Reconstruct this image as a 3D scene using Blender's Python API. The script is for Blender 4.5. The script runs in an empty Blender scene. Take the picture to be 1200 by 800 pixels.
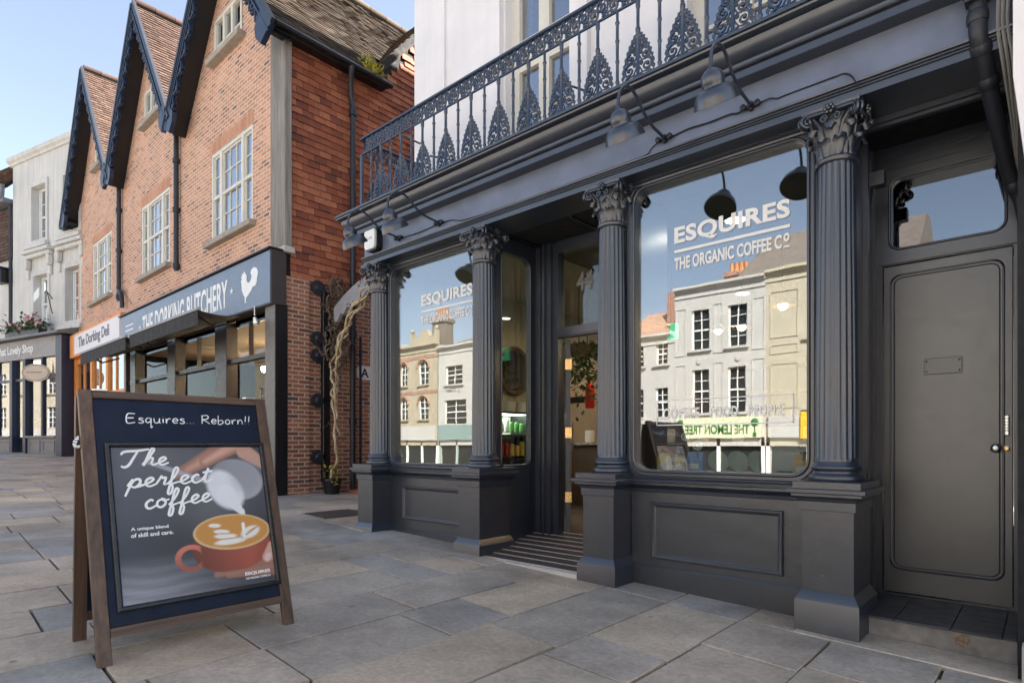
import bpy, math, random
from mathutils import Vector, Matrix
from mathutils.geometry import tessellate_polygon
random.seed(7)
scene = bpy.context.scene
COL = scene.collection
PI = math.pi
R = math.radians
ORG = {}

# ------------------------------------------------------------------ mesh builder
class MB:
    def __init__(self):
        self.v = []; self.f = []
    def add(self, verts, faces):
        n = len(self.v)
        self.v.extend([tuple(p) for p in verts])
        self.f.extend([tuple(i + n for i in f) for f in faces])
        return self
    def box(self, x0, x1, y0, y1, z0, z1):
        if x0 > x1: x0, x1 = x1, x0
        if y0 > y1: y0, y1 = y1, y0
        if z0 > z1: z0, z1 = z1, z0
        return self.add([(x0,y0,z0),(x1,y0,z0),(x1,y1,z0),(x0,y1,z0),(x0,y0,z1),(x1,y0,z1),(x1,y1,z1),(x0,y1,z1)],
                 [(0,3,2,1),(4,5,6,7),(0,1,5,4),(1,2,6,5),(2,3,7,6),(3,0,4,7)])
    def bbox(self, x0, x1, y0, y1, z0, z1, b=.004):
        # box with chamfered edges: three nested rings
        if x0 > x1: x0, x1 = x1, x0
        if y0 > y1: y0, y1 = y1, y0
        if z0 > z1: z0, z1 = z1, z0
        rings = []
        for z, i in ((z0, b), (z0 + b, 0), (z1 - b, 0), (z1, b)):
            X0, X1, Y0, Y1 = x0 + i, x1 - i, y0 + i, y1 - i
            c = 0 if i else b
            rings.append([(X0 + c, Y0, z), (X1 - c, Y0, z), (X1, Y0 + c, z), (X1, Y1 - c, z), (X1 - c, Y1, z), (X0 + c, Y1, z), (X0, Y1 - c, z), (X0, Y0 + c, z)])
        return self.loft(rings, True, True)
    def loft(self, rings, closed=True, caps=True):
        n = len(rings[0]); base = len(self.v)
        for r in rings: self.v.extend([tuple(p) for p in r])
        m = n if closed else n - 1
        for i in range(len(rings) - 1):
            for j in range(m):
                a = base + i*n + j; b = base + i*n + (j+1) % n
                self.f.append((a, b, b + n, a + n))
        if caps and closed:
            self.f.append(tuple(base + j for j in reversed(range(n))))
            self.f.append(tuple(base + (len(rings)-1)*n + j for j in range(n)))
        return self
    def tube(self, pts, r, n=6, closed=False, flat=None):
        pts = [Vector(p) for p in pts]
        rr = r if isinstance(r, (list, tuple)) else [r]*len(pts)
        N = len(pts); rings = []; prev = None
        for i, p in enumerate(pts):
            if closed: t = pts[(i+1) % N] - pts[i-1]
            else: t = pts[min(i+1, N-1)] - pts[max(i-1, 0)]
            if t.length < 1e-9: t = Vector((0,0,1))
            t.normalize()
            if prev is None:
                a = Vector((0,0,1)) if abs(t.z) < .9 else Vector((1,0,0))
                u = t.cross(a).normalized()
            else:
                u = (prev - t*prev.dot(t))
                if u.length < 1e-6: u = t.cross(Vector((.3,.5,.8)))
                u.normalize()
            prev = u; w = t.cross(u)
            ring = []
            for k in range(n):
                a = 2*PI*k/n
                d = u*math.cos(a)*rr[i] + w*math.sin(a)*rr[i]
                if flat is not None:
                    ax, s = flat; d = d - ax*d.dot(ax)*(1-s)
                ring.append(p + d)
            rings.append(ring)
        if closed:
            rings.append(rings[0]); return self.loft(rings, True, False)
        return self.loft(rings, True, True)
    def lathe(self, prof, c=(0,0,0), n=24, axis=None):
        # prof: (radius, height); axis: optional Matrix applied before moving to c
        rings = []
        for r, z in prof:
            ring = []
            for k in range(n):
                a = 2*PI*k/n
                p = Vector((r*math.cos(a), r*math.sin(a), z))
                if axis is not None: p = axis @ p
                ring.append((p.x+c[0], p.y+c[1], p.z+c[2]))
            rings.append(ring)
        return self.loft(rings, True, True)
    def ball(self, c, r, n=10, m=6, sc=(1,1,1)):
        prof = [(max(1e-4, r*math.sin(PI*i/m)), -r*math.cos(PI*i/m)) for i in range(m+1)]
        return self.lathe(prof, c, n, Matrix.Diagonal(sc))
    def rect(self, x0, x1, y0, y1, prof):
        # rectangle in plan swept up through (offset, z)
        rings = [[(x0-o,y0-o,z),(x1+o,y0-o,z),(x1+o,y1+o,z),(x0-o,y1+o,z)] for o, z in prof]
        return self.loft(rings, True, True)
    def prism(self, poly, fn, d0, d1):
        # poly: 2d outline (ccw); fn(a,b,d) -> xyz
        n = len(poly); base = len(self.v)
        for d in (d0, d1): self.v.extend([tuple(fn(a, b, d)) for a, b in poly])
        tr = tessellate_polygon([[Vector((a, b, 0)) for a, b in poly]])
        for t in tr:
            self.f.append(tuple(base+i for i in t)); self.f.append(tuple(base+n+i for i in reversed(t)))
        for i in range(n):
            j = (i+1) % n
            self.f.append((base+i, base+j, base+n+j, base+n+i))
        return self
    def sheet(self, outer, holes, fn, depth=None, back=False):
        # flat wall with holes; fn(a,b,d) ; reveals of given depth around the holes
        loops = [outer] + list(holes)
        flat = [p for l in loops for p in l]
        tr = tessellate_polygon([[Vector((a, b, 0)) for a, b in l] for l in loops])
        base = len(self.v)
        self.v.extend([tuple(fn(a, b, 0)) for a, b in flat])
        self.f.extend([tuple(base+i for i in t) for t in tr])
        if back and depth:
            b2 = len(self.v)
            self.v.extend([tuple(fn(a, b, depth)) for a, b in flat])
            self.f.extend([tuple(b2+i for i in reversed(t)) for t in tr])
        if depth:
            for l in loops[(0 if back else 1):]:
                b2 = len(self.v); n = len(l)
                self.v.extend([tuple(fn(a, b, 0)) for a, b in l] + [tuple(fn(a, b, depth)) for a, b in l])
                for i in range(n):
                    j = (i+1) % n
                    self.f.append((b2+i, b2+j, b2+n+j, b2+n+i))
        return self
    def extr(self, prof, x0, x1):
        # profile (y,z) closed, extruded along x
        return self.loft([[(x0, y, z) for y, z in prof], [(x1, y, z) for y, z in prof]], True, True)
    def leaf(self, c, d, up, L, W):
        c = Vector(c); d = Vector(d).normalized(); s = d.cross(Vector(up))
        if s.length < 1e-4: s = d.cross(Vector((1,0,0)))
        s.normalize(); n = s.cross(d)
        return self.add([c, c + d*L*.5 + s*W*.5 + n*L*.08, c + d*L, c + d*L*.5 - s*W*.5 + n*L*.08, c + d*L*.5 - n*L*.04], [(0,4,1),(4,2,1),(0,3,4),(4,3,2)])
    def xf(self, M):
        self.v = [tuple(M @ Vector(p)) for p in self.v]; return self
    def mesh(self, name, mat, off=(0,0,0), smooth=35):
        me = bpy.data.meshes.new(name)
        me.from_pydata([(x-off[0], y-off[1], z-off[2]) for x, y, z in self.v], [], self.f)
        me.validate(); me.update()
        import bmesh
        bm = bmesh.new(); bm.from_mesh(me)
        bmesh.ops.recalc_face_normals(bm, faces=bm.faces)
        bm.to_mesh(me); bm.free()
        if mat: me.materials.append(mat)
        if smooth:
            me.polygons.foreach_set('use_smooth', [True]*len(me.polygons))
            me.set_sharp_from_angle(angle=R(smooth))
        return me

def link(name, data):
    o = bpy.data.objects.new(name, data); COL.objects.link(o); return o
def thing(name, label, cat, loc=(0,0,0), rz=0, group=None, local=False):
    o = link(name, None); o.location = loc; o.rotation_euler = (0,0,rz); o.empty_display_size = .2
    o['label'] = label; o['category'] = cat
    if group: o['group'] = group
    ORG[o.name] = (0,0,0) if local else tuple(loc)
    return o
def part(name, mb, mat, parent, label=None, smooth=35):
    off = ORG[parent.name]
    o = link(name, mb.mesh(name, mat, off, smooth)); o.parent = parent
    if label: o['label'] = label
    ORG[o.name] = off
    return o
def solo(name, mb, mat, label, cat, loc=(0,0,0), group=None, smooth=35):
    o = link(name, mb.mesh(name, mat, loc, smooth)); o.location = loc
    o['label'] = label; o['category'] = cat
    if group: o['group'] = group
    ORG[o.name] = tuple(loc)
    return o
def struct(name, mb, mat, smooth=35, kind='structure'):
    o = link(name, mb.mesh(name, mat, (0,0,0), smooth)); o['kind'] = kind; ORG[o.name] = (0,0,0); return o
def copy_tree(o, parent=None):
    c = o.copy(); COL.objects.link(c)
    if parent is not None: c.parent = parent
    ORG[c.name] = ORG[o.name]
    for ch in [q for q in bpy.data.objects if q.parent == o]: copy_tree(ch, c)
    return c

def rrect(a0, a1, b0, b1, r, n=7):
    pts = []
    rs = r if isinstance(r, (list, tuple)) else (r,)*4      # bl br tr tl
    for (cx, cy, s), q in zip(((a0, b0, 180), (a1, b0, 270), (a1, b1, 0), (a0, b1, 90)), rs):
        sx = 1 if cx == a0 else -1; sy = 1 if cy == b0 else -1
        if q <= 0: pts.append((cx, cy)); continue
        for k in range(n+1):
            t = R(s + 90*k/n)
            pts.append((cx + sx*q + q*math.cos(t), cy + sy*q + q*math.sin(t)))
    return pts
def spline(pts, n=6, closed=False):
    P = [Vector(p) for p in pts]; out = []; N = len(P)
    for i in range(N if closed else N-1):
        p0 = P[i-1] if (i > 0 or closed) else P[0]; p1 = P[i]; p2 = P[(i+1) % N]; p3 = P[(i+2) % N] if (closed or i+2 < N) else P[-1]
        for k in range(n):
            t = k/n
            out.append(.5*((2*p1) + (p2-p0)*t + (2*p0-5*p1+4*p2-p3)*t*t + (-p0+3*p1-3*p2+p3)*t**3))
    if not closed: out.append(P[-1])
    return out

def text_mb(s, w, h, fn, bold=0.0, depth=.004, spacing=1.0, centre=False):
    """letters fitted into w x h (origin at lower left); fn(a,b,d)->xyz"""
    cu = bpy.data.curves.new('lettering', 'FONT'); cu.body = s; cu.size = 1; cu.extrude = 0; cu.offset = bold; cu.space_character = spacing
    cu.resolution_u = 4
    ob = link('lettering_tmp', cu); bpy.context.view_layer.update()
    dg = bpy.context.evaluated_depsgraph_get()
    me = bpy.data.meshes.new_from_object(ob.evaluated_get(dg))
    xs = [v.co.x for v in me.vertices]; ys = [v.co.y for v in me.vertices]
    x0, x1, y0, y1 = min(xs), max(xs), min(ys), max(ys)
    mb = MB(); n = len(me.vertices)
    pos = [((v.co.x-x0)/(x1-x0)*w, (v.co.y-y0)/(y1-y0)*h) for v in me.vertices]
    mb.v = [tuple(fn(a, b, depth)) for a, b in pos] + [tuple(fn(a, b, 0)) for a, b in pos]
    cnt = {}
    for p in me.polygons:
        vs = list(p.vertices); mb.f.append(tuple(vs))
        for i in range(len(vs)):
            e = (vs[i], vs[(i+1) % len(vs)]); cnt[e] = 1
    for (a, b) in list(cnt):
        if (b, a) not in cnt: mb.f.append((b, a, a+n, b+n))
    bpy.data.objects.remove(ob); bpy.data.curves.remove(cu); bpy.data.meshes.remove(me)
    return mb

# ------------------------------------------------------------------ materials
class NT:
    def __init__(self, name):
        self.m = bpy.data.materials.new(name); self.m.use_nodes = True
        self.t = self.m.node_tree; self.n = self.t.nodes; self.b = self.n['Principled BSDF']; self.out = self.n['Material Output']
    def new(self, typ, **kw):
        o = self.n.new(typ)
        for k, v in kw.items():
            if hasattr(o, k): setattr(o, k, v)
        return o
    def set(self, sock, v): sock.default_value = v
    def l(self, a, b): self.t.links.new(a, b)
def rgb(c): return (c[0], c[1], c[2], 1)
def noise(N, vec, scale, detail=4, rough=.55):
    n = N.new('ShaderNodeTexNoise'); n.inputs['Scale'].default_value = scale; n.inputs['Detail'].default_value = detail; n.inputs['Roughness'].default_value = rough
    if vec is not None: N.l(vec, n.inputs['Vector'])
    return n.outputs['Fac']
def ramp(N, fac, stops):
    r = N.new('ShaderNodeValToRGB'); e = r.color_ramp.elements
    while len(e) < len(stops): e.new(.5)
    for k, (p, c) in enumerate(stops):
        e[k].position = p; e[k].color = rgb(c) if isinstance(c, (list, tuple)) else (c, c, c, 1)
    N.l(fac, r.inputs['Fac']); return r.outputs['Color']
def mix(N, fac, a, b, mode='MIX'):
    m = N.new('ShaderNodeMix', data_type='RGBA', blend_type=mode)
    for s, v in ((m.inputs[0], fac), (m.inputs[6], a), (m.inputs[7], b)):
        if hasattr(v, 'is_linked'): N.l(v, s)
        elif isinstance(v, (int, float)): s.default_value = v if s == m.inputs[0] else (v, v, v, 1)
        else: s.default_value = rgb(v)
    return m.outputs[2]
def bump(N, h, strength=.3, dist=.01, prev=None):
    b = N.new('ShaderNodeBump'); b.inputs['Strength'].default_value = strength; b.inputs['Distance'].default_value = dist
    N.l(h, b.inputs['Height'])
    if prev is not None: N.l(prev, b.inputs['Normal'])
    return b.outputs['Normal']
def objco(N): return N.new('ShaderNodeTexCoord').outputs['Object']
def mapping(N, vec, sc=(1,1,1)):
    m = N.new('ShaderNodeMapping'); m.inputs['Scale'].default_value = sc; N.l(vec, m.inputs['Vector']); return m.outputs['Vector']

def plain(name, c, rough=.5, metal=0, var=.12, nscale=6, bs=.06, bdist=.004, spec=.5, bscale=60, c2=None, streak=0.):
    N = NT(name); co = objco(N)
    f = noise(N, co, nscale, 5)
    a = c2 if c2 else tuple(x*(1-var) for x in c); b = tuple(min(1, x*(1+var)) for x in c)
    bc = ramp(N, f, [(.3, a), (.7, b)])
    if streak: bc = mix(N, 1., bc, mix(N, 1., ramp(N, noise(N, mapping(N, co, (7, 7, .35)), 1, 5, .6), [(.35, 1-streak), (.62, 1.)]), ramp(N, noise(N, co, .8, 6, .65), [(.3, 1-streak*.8), (.6, 1.)]), 'MULTIPLY'), 'MULTIPLY')
    N.l(bc, N.b.inputs['Base Color'])
    N.l(ramp(N, noise(N, co, nscale*2.3, 4), [(.3, max(0, rough-.08)), (.7, min(1, rough+.08))]), N.b.inputs['Roughness'])
    N.b.inputs['Metallic'].default_value = metal; N.b.inputs['Specular IOR Level'].default_value = spec
    if bs: N.l(bump(N, noise(N, co, bscale, 3), bs, bdist), N.b.inputs['Normal'])
    return N.m
def paint(name, c, rough=.38, worn=.0, bs=.18, wornc=(.25,.22,.19), ior=1.5):
    N = NT(name); co = objco(N)
    f = noise(N, co, 3.5, 6, .6)
    col = ramp(N, f, [(.3, tuple(x*.82 for x in c)), (.72, tuple(x*1.2 for x in c))])
    # thin brush streaks and lumpy old layers
    lump = noise(N, co, 7, 2, .4); fine = noise(N, co, 55, 2, .4)
    if worn:
        chips = ramp(N, noise(N, co, 26, 5, .7), [(.70 - worn*.1, 0.), (.74 - worn*.1, 1.)])
        col = mix(N, chips, col, wornc)
    N.l(col, N.b.inputs['Base Color'])
    N.l(ramp(N, noise(N, co, 14, 5), [(.3, rough-.025), (.7, rough+.03)]), N.b.inputs['Roughness'])
    n1 = bump(N, lump, bs, .014); n2 = bump(N, fine, bs*.3, .0015, n1)
    N.l(n2, N.b.inputs['Normal']); N.b.inputs['IOR'].default_value = ior
    return N.m
def brick(name, c1, c2, c3, mortar, axis='X', bw=.225, rh=.075, ms=.010, bs=.6, stain=.35, bias=0., rough=.85):
    N = NT(name); co = objco(N)
    s = N.new('ShaderNodeSeparateXYZ'); N.l(co, s.inputs[0])
    cmb = N.new('ShaderNodeCombineXYZ'); N.l(s.outputs[axis], cmb.inputs[0]); N.l(s.outputs['Z'], cmb.inputs[1])
    wob = noise(N, co, 7, 2)
    v = N.new('ShaderNodeVectorMath', operation='MULTIPLY_ADD'); 
    wv = N.new('ShaderNodeCombineXYZ'); N.l(wob, wv.inputs[0]); N.l(wob, wv.inputs[1])
    N.l(wv.outputs[0], v.inputs[0]); v.inputs[1].default_value = (.012,.012,0); N.l(cmb.outputs[0], v.inputs[2])
    b = N.new('ShaderNodeTexBrick'); b.inputs['Scale'].default_value = 1; b.inputs['Brick Width'].default_value = bw; b.inputs['Row Height'].default_value = rh
    b.inputs['Mortar Size'].default_value = ms; b.inputs['Mortar Smooth'].default_value = .25; b.inputs['Bias'].default_value = bias
    b.inputs['Color1'].default_value = (0,0,0,1); b.inputs['Color2'].default_value = (1,1,1,1); b.inputs['Mortar'].default_value = (.5,.5,.5,1)
    N.l(v.outputs[0], b.inputs['Vector'])
    col = ramp(N, b.outputs['Color'], [(0, c3), (.13, c2), (.55, c1), (1, tuple(min(1, x*1.18) for x in c1))])
    grit = noise(N, co, 45, 4)
    col = mix(N, .35, col, ramp(N, grit, [(.3, .55), (.7, 1.)]), 'MULTIPLY')
    st = ramp(N, noise(N, co, .9, 5, .6), [(.35, 1-stain), (.65, 1.)])
    col = mix(N, 1., col, st, 'MULTIPLY')
    col = mix(N, b.outputs['Fac'], col, mix(N, .4, mortar, ramp(N, grit, [(.3, .4), (.7, 1.)]), 'MULTIPLY'))
    N.l(col, N.b.inputs['Base Color']); N.b.inputs['Roughness'].default_value = rough
    inv = N.new('ShaderNodeMath', operation='SUBTRACT'); inv.inputs[0].default_value = 1; N.l(b.outputs['Fac'], inv.inputs[1])
    n1 = bump(N, inv.outputs[0], bs, .012); n2 = bump(N, grit, .25, .006, n1)
    N.l(n2, N.b.inputs['Normal'])
    return N.m
def island(name, cols, rough=.8, gs=30, bs=.3, stain=.3, dark=None, spec=.3, big=.7, gum=False):
    """each separate tile or flag takes its own shade"""
    N = NT(name); co = objco(N)
    g = N.new('ShaderNodeNewGeometry')
    k = len(cols)
    col = ramp(N, g.outputs['Random Per Island'], [(i/(k-1), c) for i, c in enumerate(cols)])
    grit = noise(N, co, gs, 6, .65)
    col = mix(N, .7, col, ramp(N, grit, [(.25, .5), (.75, 1.2)]), 'MULTIPLY')
    st = ramp(N, noise(N, co, big, 6, .65), [(.35, 1-stain), (.62, 1.)])
    col = mix(N, 1., col, st, 'MULTIPLY')
    if gum:
        vo = N.new('ShaderNodeTexVoronoi'); vo.inputs['Scale'].default_value = 3.1; N.l(co, vo.inputs['Vector'])
        nz = N.new('ShaderNodeMath', operation='ADD'); N.l(vo.outputs['Distance'], nz.inputs[0]); nz2 = N.new('ShaderNodeMath', operation='MULTIPLY'); nz2.inputs[1].default_value = .05; N.l(noise(N, co, 40, 2), nz2.inputs[0]); N.l(nz2.outputs[0], nz.inputs[1])
        col = mix(N, ramp(N, nz.outputs[0], [(.072, .75), (.092, 0.)]), col, (.17,.165,.16))
    if dark:
        sp = ramp(N, noise(N, co, 5.2, 7, .75), [(.60, 0.), (.74, 1.)])
        col = mix(N, sp, col, dark)
    N.l(col, N.b.inputs['Base Color']); N.b.inputs['Specular IOR Level'].default_value = spec
    N.l(ramp(N, grit, [(.3, rough-.12), (.7, min(1, rough+.1))]), N.b.inputs['Roughness'])
    N.l(bump(N, noise(N, co, gs*.35, 5, .6), bs*.8, .010, bump(N, grit, bs, .004)), N.b.inputs['Normal'])
    return N.m
def wood(name, c1, c2, axis='Z', sc=1., rough=.6):
    N = NT(name); co = objco(N)
    st = {'X': (1.5, 40, 40), 'Y': (40, 1.5, 40), 'Z': (40, 40, 1.5)}[axis]
    f = noise(N, mapping(N, co, tuple(s*sc for s in st)), 1, 5, .6)
    g = noise(N, mapping(N, co, tuple(s*sc*.12 for s in st)), 1, 4)
    col = ramp(N, f, [(.3, c1), (.7, c2)])
    col = mix(N, .6, col, ramp(N, g, [(.3, .55), (.7, 1.2)]), 'MULTIPLY')
    N.l(col, N.b.inputs['Base Color']); N.b.inputs['Roughness'].default_value = rough
    N.l(bump(N, f, .3, .003), N.b.inputs['Normal'])
    return N.m
def glass(name, refl=.25, tint=(.9,.95,.93), wave=.0, fres=.9):
    N = NT(name); N.n.remove(N.b)
    tr = N.new('ShaderNodeBsdfTransparent'); tr.inputs[0].default_value = rgb(tint)
    gl = N.new('ShaderNodeBsdfGlossy'); gl.inputs['Roughness'].default_value = 0; gl.inputs['Color'].default_value = (.95,.97,1,1)
    lw_ = N.new('ShaderNodeLayerWeight'); lw_.inputs['Blend'].default_value = .5
    fr = N.new('ShaderNodeMath', operation='POWER'); fr.inputs[1].default_value = 5; N.l(lw_.outputs['Facing'], fr.inputs[0])
    ma = N.new('ShaderNodeMath', operation='MULTIPLY_ADD', use_clamp=True); ma.inputs[1].default_value = fres; ma.inputs[2].default_value = refl; N.l(fr.outputs[0], ma.inputs[0])
    if wave:
        nb = bump(N, noise(N, objco(N), 1.3, 2), wave, .02); N.l(nb, gl.inputs['Normal'])
    mx = N.new('ShaderNodeMixShader'); N.l(ma.outputs[0], mx.inputs[0]); N.l(tr.outputs[0], mx.inputs[1]); N.l(gl.outputs[0], mx.inputs[2])
    N.l(mx.outputs[0], N.out.inputs['Surface'])
    return N.m
def emit(name, c, s):
    N = NT(name); N.b.inputs['Base Color'].default_value = rgb(c); N.b.inputs['Emission Color'].default_value = rgb(c); N.b.inputs['Emission Strength'].default_value = s
    return N.m

M = {}
M['paint'] = paint('dark_grey_shop_paint', (.017,.023,.037), .33, .0, .05, ior=1.85)
M['paint_worn'] = paint('worn_dark_shop_paint', (.024,.027,.035), .36, .42, .24, (.10,.095,.088), ior=1.85)
M['fascia'] = paint('fascia_paint', (.135,.158,.215), .34, 0, .06)
M['iron'] = paint('blue_black_iron', (.017,.031,.063), .32, 0, .05, ior=1.7)
M['navy'] = paint('navy_timber_paint', (.013,.025,.055), .40, 0, .2)
M['lamp'] = paint('lamp_enamel', (.018,.025,.042), .30, 0, .004, ior=1.8)
M['black'] = plain('black_paint', (.008,.008,.010), .4)
M['nearblack'] = plain('dark_recess', (.008,.008,.009), .8, bs=0)  # even near-black for soffits, backings and rear walls
M['step'] = paint('worn_step_paint', (.09,.09,.095), .5, .5, .3, (.22,.19,.15))
M['whitewall'] = plain('white_painted_stucco', (.80,.77,.76), .6, var=.05, nscale=2, bs=.05, streak=.05)
M['whitewood'] = plain('white_joinery', (.74,.73,.70), .45, var=.06, nscale=5)
M['creamwood'] = plain('cream_joinery', (.66,.62,.53), .45, var=.06, nscale=5)
M['stucco'] = plain('pale_grey_stucco', (.62,.60,.56), .8, var=.06, nscale=1.2, bs=.1, streak=.16)
M['frontbrick'] = brick('orange_facade_brick', (.68,.325,.195), (.56,.25,.15), (.22,.12,.095), (.70,.55,.42), 'X', .22, .075, .014, .6, .28)
M['oldbrick'] = brick('old_red_brick', (.48,.175,.09), (.34,.12,.07), (.12,.085,.075), (.56,.47,.37), 'Y', .225, .075, .012, .9, .4)
M['oldbrickx'] = brick('old_red_brick_front', (.36,.12,.065), (.24,.085,.055), (.07,.05,.05), (.40,.33,.26), 'X', .225, .075, .011, .9, .45)
M['hungtile'] = island('terracotta_hung_tiles', [(.19,.065,.042), (.34,.105,.056), (.43,.15,.078), (.48,.185,.098), (.38,.12,.062), (.28,.088,.05)], .75, 30, .3, .25)
M['rooftile'] = island('weathered_roof_tiles', [(.07,.055,.042), (.12,.09,.07), (.17,.13,.095), (.10,.07,.05), (.15,.12,.09)], .9, 30, .4, .35)
M['redtile'] = island('red_brown_roof_tiles', [(.07,.04,.03), (.12,.07,.05), (.16,.10,.075), (.09,.05,.038)], .9, 30, .4, .3)
M['flags'] = island('york_stone_flags', [(.58,.48,.375), (.68,.53,.38), (.49,.455,.42), (.72,.58,.42), (.58,.49,.39), (.44,.41,.37), (.65,.52,.38)], .66, 34, .55, .45, (.27,.245,.22), .45, 1.1, True)
M['joint'] = plain('joint_mortar', (.085,.072,.058), .95, var=.3, nscale=12)
M['asphalt'] = plain('asphalt', (.30,.29,.27), .9, var=.15)
M['oak'] = wood('weathered_oak', (.16,.14,.12), (.34,.31,.27), 'Z', 1., .8)
M['boardwood'] = wood('stained_board_timber', (.05,.027,.016), (.14,.078,.045), 'Z', 1., .5)
M['boardwoodx'] = wood('stained_board_timber_rail', (.055,.03,.018), (.15,.085,.05), 'X', 1., .5)
M['deck'] = wood('grooved_dark_decking', (.030,.024,.024), (.085,.070,.066), 'X', 1., .55)
M['chalk'] = plain('navy_chalkboard', (.004,.010,.028), .55, var=.25, nscale=4, bs=.03, spec=.25)
M['chalkwhite'] = plain('chalk_white', (.8,.8,.8), .9, bs=0)
M['white'] = plain('white_lettering', (.82,.82,.80), .55, var=.02, bs=0)
M['vinyl'] = plain('white_window_vinyl', (.80,.78,.74), .6, var=.02, bs=0)
M['brass'] = plain('brass', (.75,.52,.22), .3, 1, .1, bs=0)
M['steel'] = plain('brushed_steel', (.6,.6,.6), .3, 1, .08, bs=0)
M['glass'] = glass('shop_glass', .20, (.80,.84,.82), .03)
M['glass_low'] = glass('lobby_glass', .05, (.86,.9,.84))
M['glass_up'] = glass('sash_glass', .30, (.6,.65,.7), .05)
M['signblue'] = plain('slate_blue_sign_paint', (.15,.195,.265), .4, var=.05, bs=.02)
M['orange'] = plain('orange_paint', (.72,.26,.05), .5, var=.08)
M['pipe'] = paint('cast_iron_pipe', (.022,.024,.032), .45, .1, .3, (.12,.10,.09))
M['lead'] = plain('lead_flashing', (.16,.165,.175), .6, var=.2)
M['canvas'] = plain('black_awning_canvas', (.020,.019,.019), .8, var=.2, bs=.2, bscale=200)
M['leafgreen'] = plain('leaf_green', (.055,.10,.03), .6, var=.4, nscale=20, bs=0)
M['leafyellow'] = plain('yellow_green_leaf', (.42,.38,.05), .7, var=.3, nscale=20, bs=0)
M['vine'] = plain('pale_dry_vine_bark', (.52,.42,.26), .8, var=.2, nscale=20, bs=.3)
M['deadvine'] = plain('grey_dead_climber', (.15,.11,.08), .9, var=.4, nscale=20, bs=.3)
M['zinc'] = plain('grey_painted_board', (.29,.29,.30), .55, var=.1)
M['stonepale'] = plain('pale_stone', (.52,.49,.43), .85, var=.12, nscale=3, bs=.2)
M['warmbulb'] = emit('warm_bulb', (1,.66,.34), 28)
M['dimwall'] = plain('interior_dimmed_plaster', (.16,.145,.125), .8, var=.1, bs=0)  # plaster with the room's dimness put into its colour
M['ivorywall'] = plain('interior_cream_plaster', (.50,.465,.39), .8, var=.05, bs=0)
M['interiorwood'] = wood('interior_oak_boards', (.20,.12,.06), (.36,.24,.13), 'Z', .5, .5)
# ------------------------------------------------------------------ setting: ground
GS = -.0351
def gz(x): return (x + .835)*GS
def shear(mb): 
    mb.v = [(x, y, z + gz(x)) for x, y, z in mb.v]; return mb
rf = random.Random(3)
mb = MB(); mb.box(-60, 14, -3.6, 14, -.35, -.022); struct('pavement', shear(mb), M['joint'], 0)
mb = MB(); x = -2.60 - 72*.545
while x < 5:
    w = .545
    y = -3.55 + rf.uniform(-.6, 0); yend = 9.5 if -10 < x < -5.5 else 5.4
    while y < yend:
        L = rf.choice((.42, .55, .7, .85, 1.0, 1.2))*rf.uniform(.92, 1.08)
        g = rf.uniform(.005, .009); dz = rf.uniform(-.004, .003); sk = rf.uniform(-.008, .008)
        n0 = len(mb.v)
        mb.bbox(x + g, x + w - g, max(y + g, -3.55), y + L - g, -.06, dz, .0035)
        tx, ty = rf.uniform(-.004, .004), rf.uniform(-.003, .003)
        for i in range(n0, len(mb.v)):
            p = mb.v[i]
            mb.v[i] = (p[0] + sk*(p[1]-y), p[1] - .05*(p[0]-x), p[2] + tx*(p[0]-x) + ty*(p[1]-y))
        y += L
    x += w
struct('paving_flags', shear(mb), M['flags'], 40)
mb = MB(); mb.box(-90, 40, -40, -3.6, -1.75, -1.36); struct('road', mb, M['asphalt'], 0)
mb = MB(); mb.box(-90, 40, -17.9, -14.2, -1.36, -1.24); struct('far_pavement', mb, M['flags'], 0)
mb = MB(); mb.box(-300, 200, -300, 300, -2.2, -1.8); struct('ground', mb, M['asphalt'], 0)

# ------------------------------------------------------------------ the coffee shop
shop = thing('coffee_shop', 'coffee shop with dark grey columned front, white upper storey and open entrance', 'shop', (-3.1, 4.3, 0))
PX = [-5.928, -4.19, -2.697, -1.015]; CYc = 4.25
SOF = 3.287
# pedestals, one built and copied
def pedestal_parts():
    ped = MB().rect(-.145, .145, -.215, .215, [(0, -.1), (0, .80)])
    pl = MB().rect(-.145, .145, -.215, .215, [(.036, -.15), (.036, .205), (.034, .21), (.004, .262), (.001, .265)])
    cap = MB().rect(-.145, .145, -.215, .215, [(.002, .765), (.012, .768), (.012, .822), (.018, .826), (.026, .84), (.045, .852), (.052, .857), (.052, .872), (.072, .876), (.074, .880), (.074, .899), (.070, .903), (.045, .906), (.045, .944), (.042, .947)])
    return ped, pl, cap
ped, pl, cap = pedestal_parts()
me_ped = ped.mesh('pedestal', M['paint_worn']); me_pl = pl.mesh('plinth', M['paint']); me_cap = cap.mesh('pedestal_cap', M['paint'], smooth=25)
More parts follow.
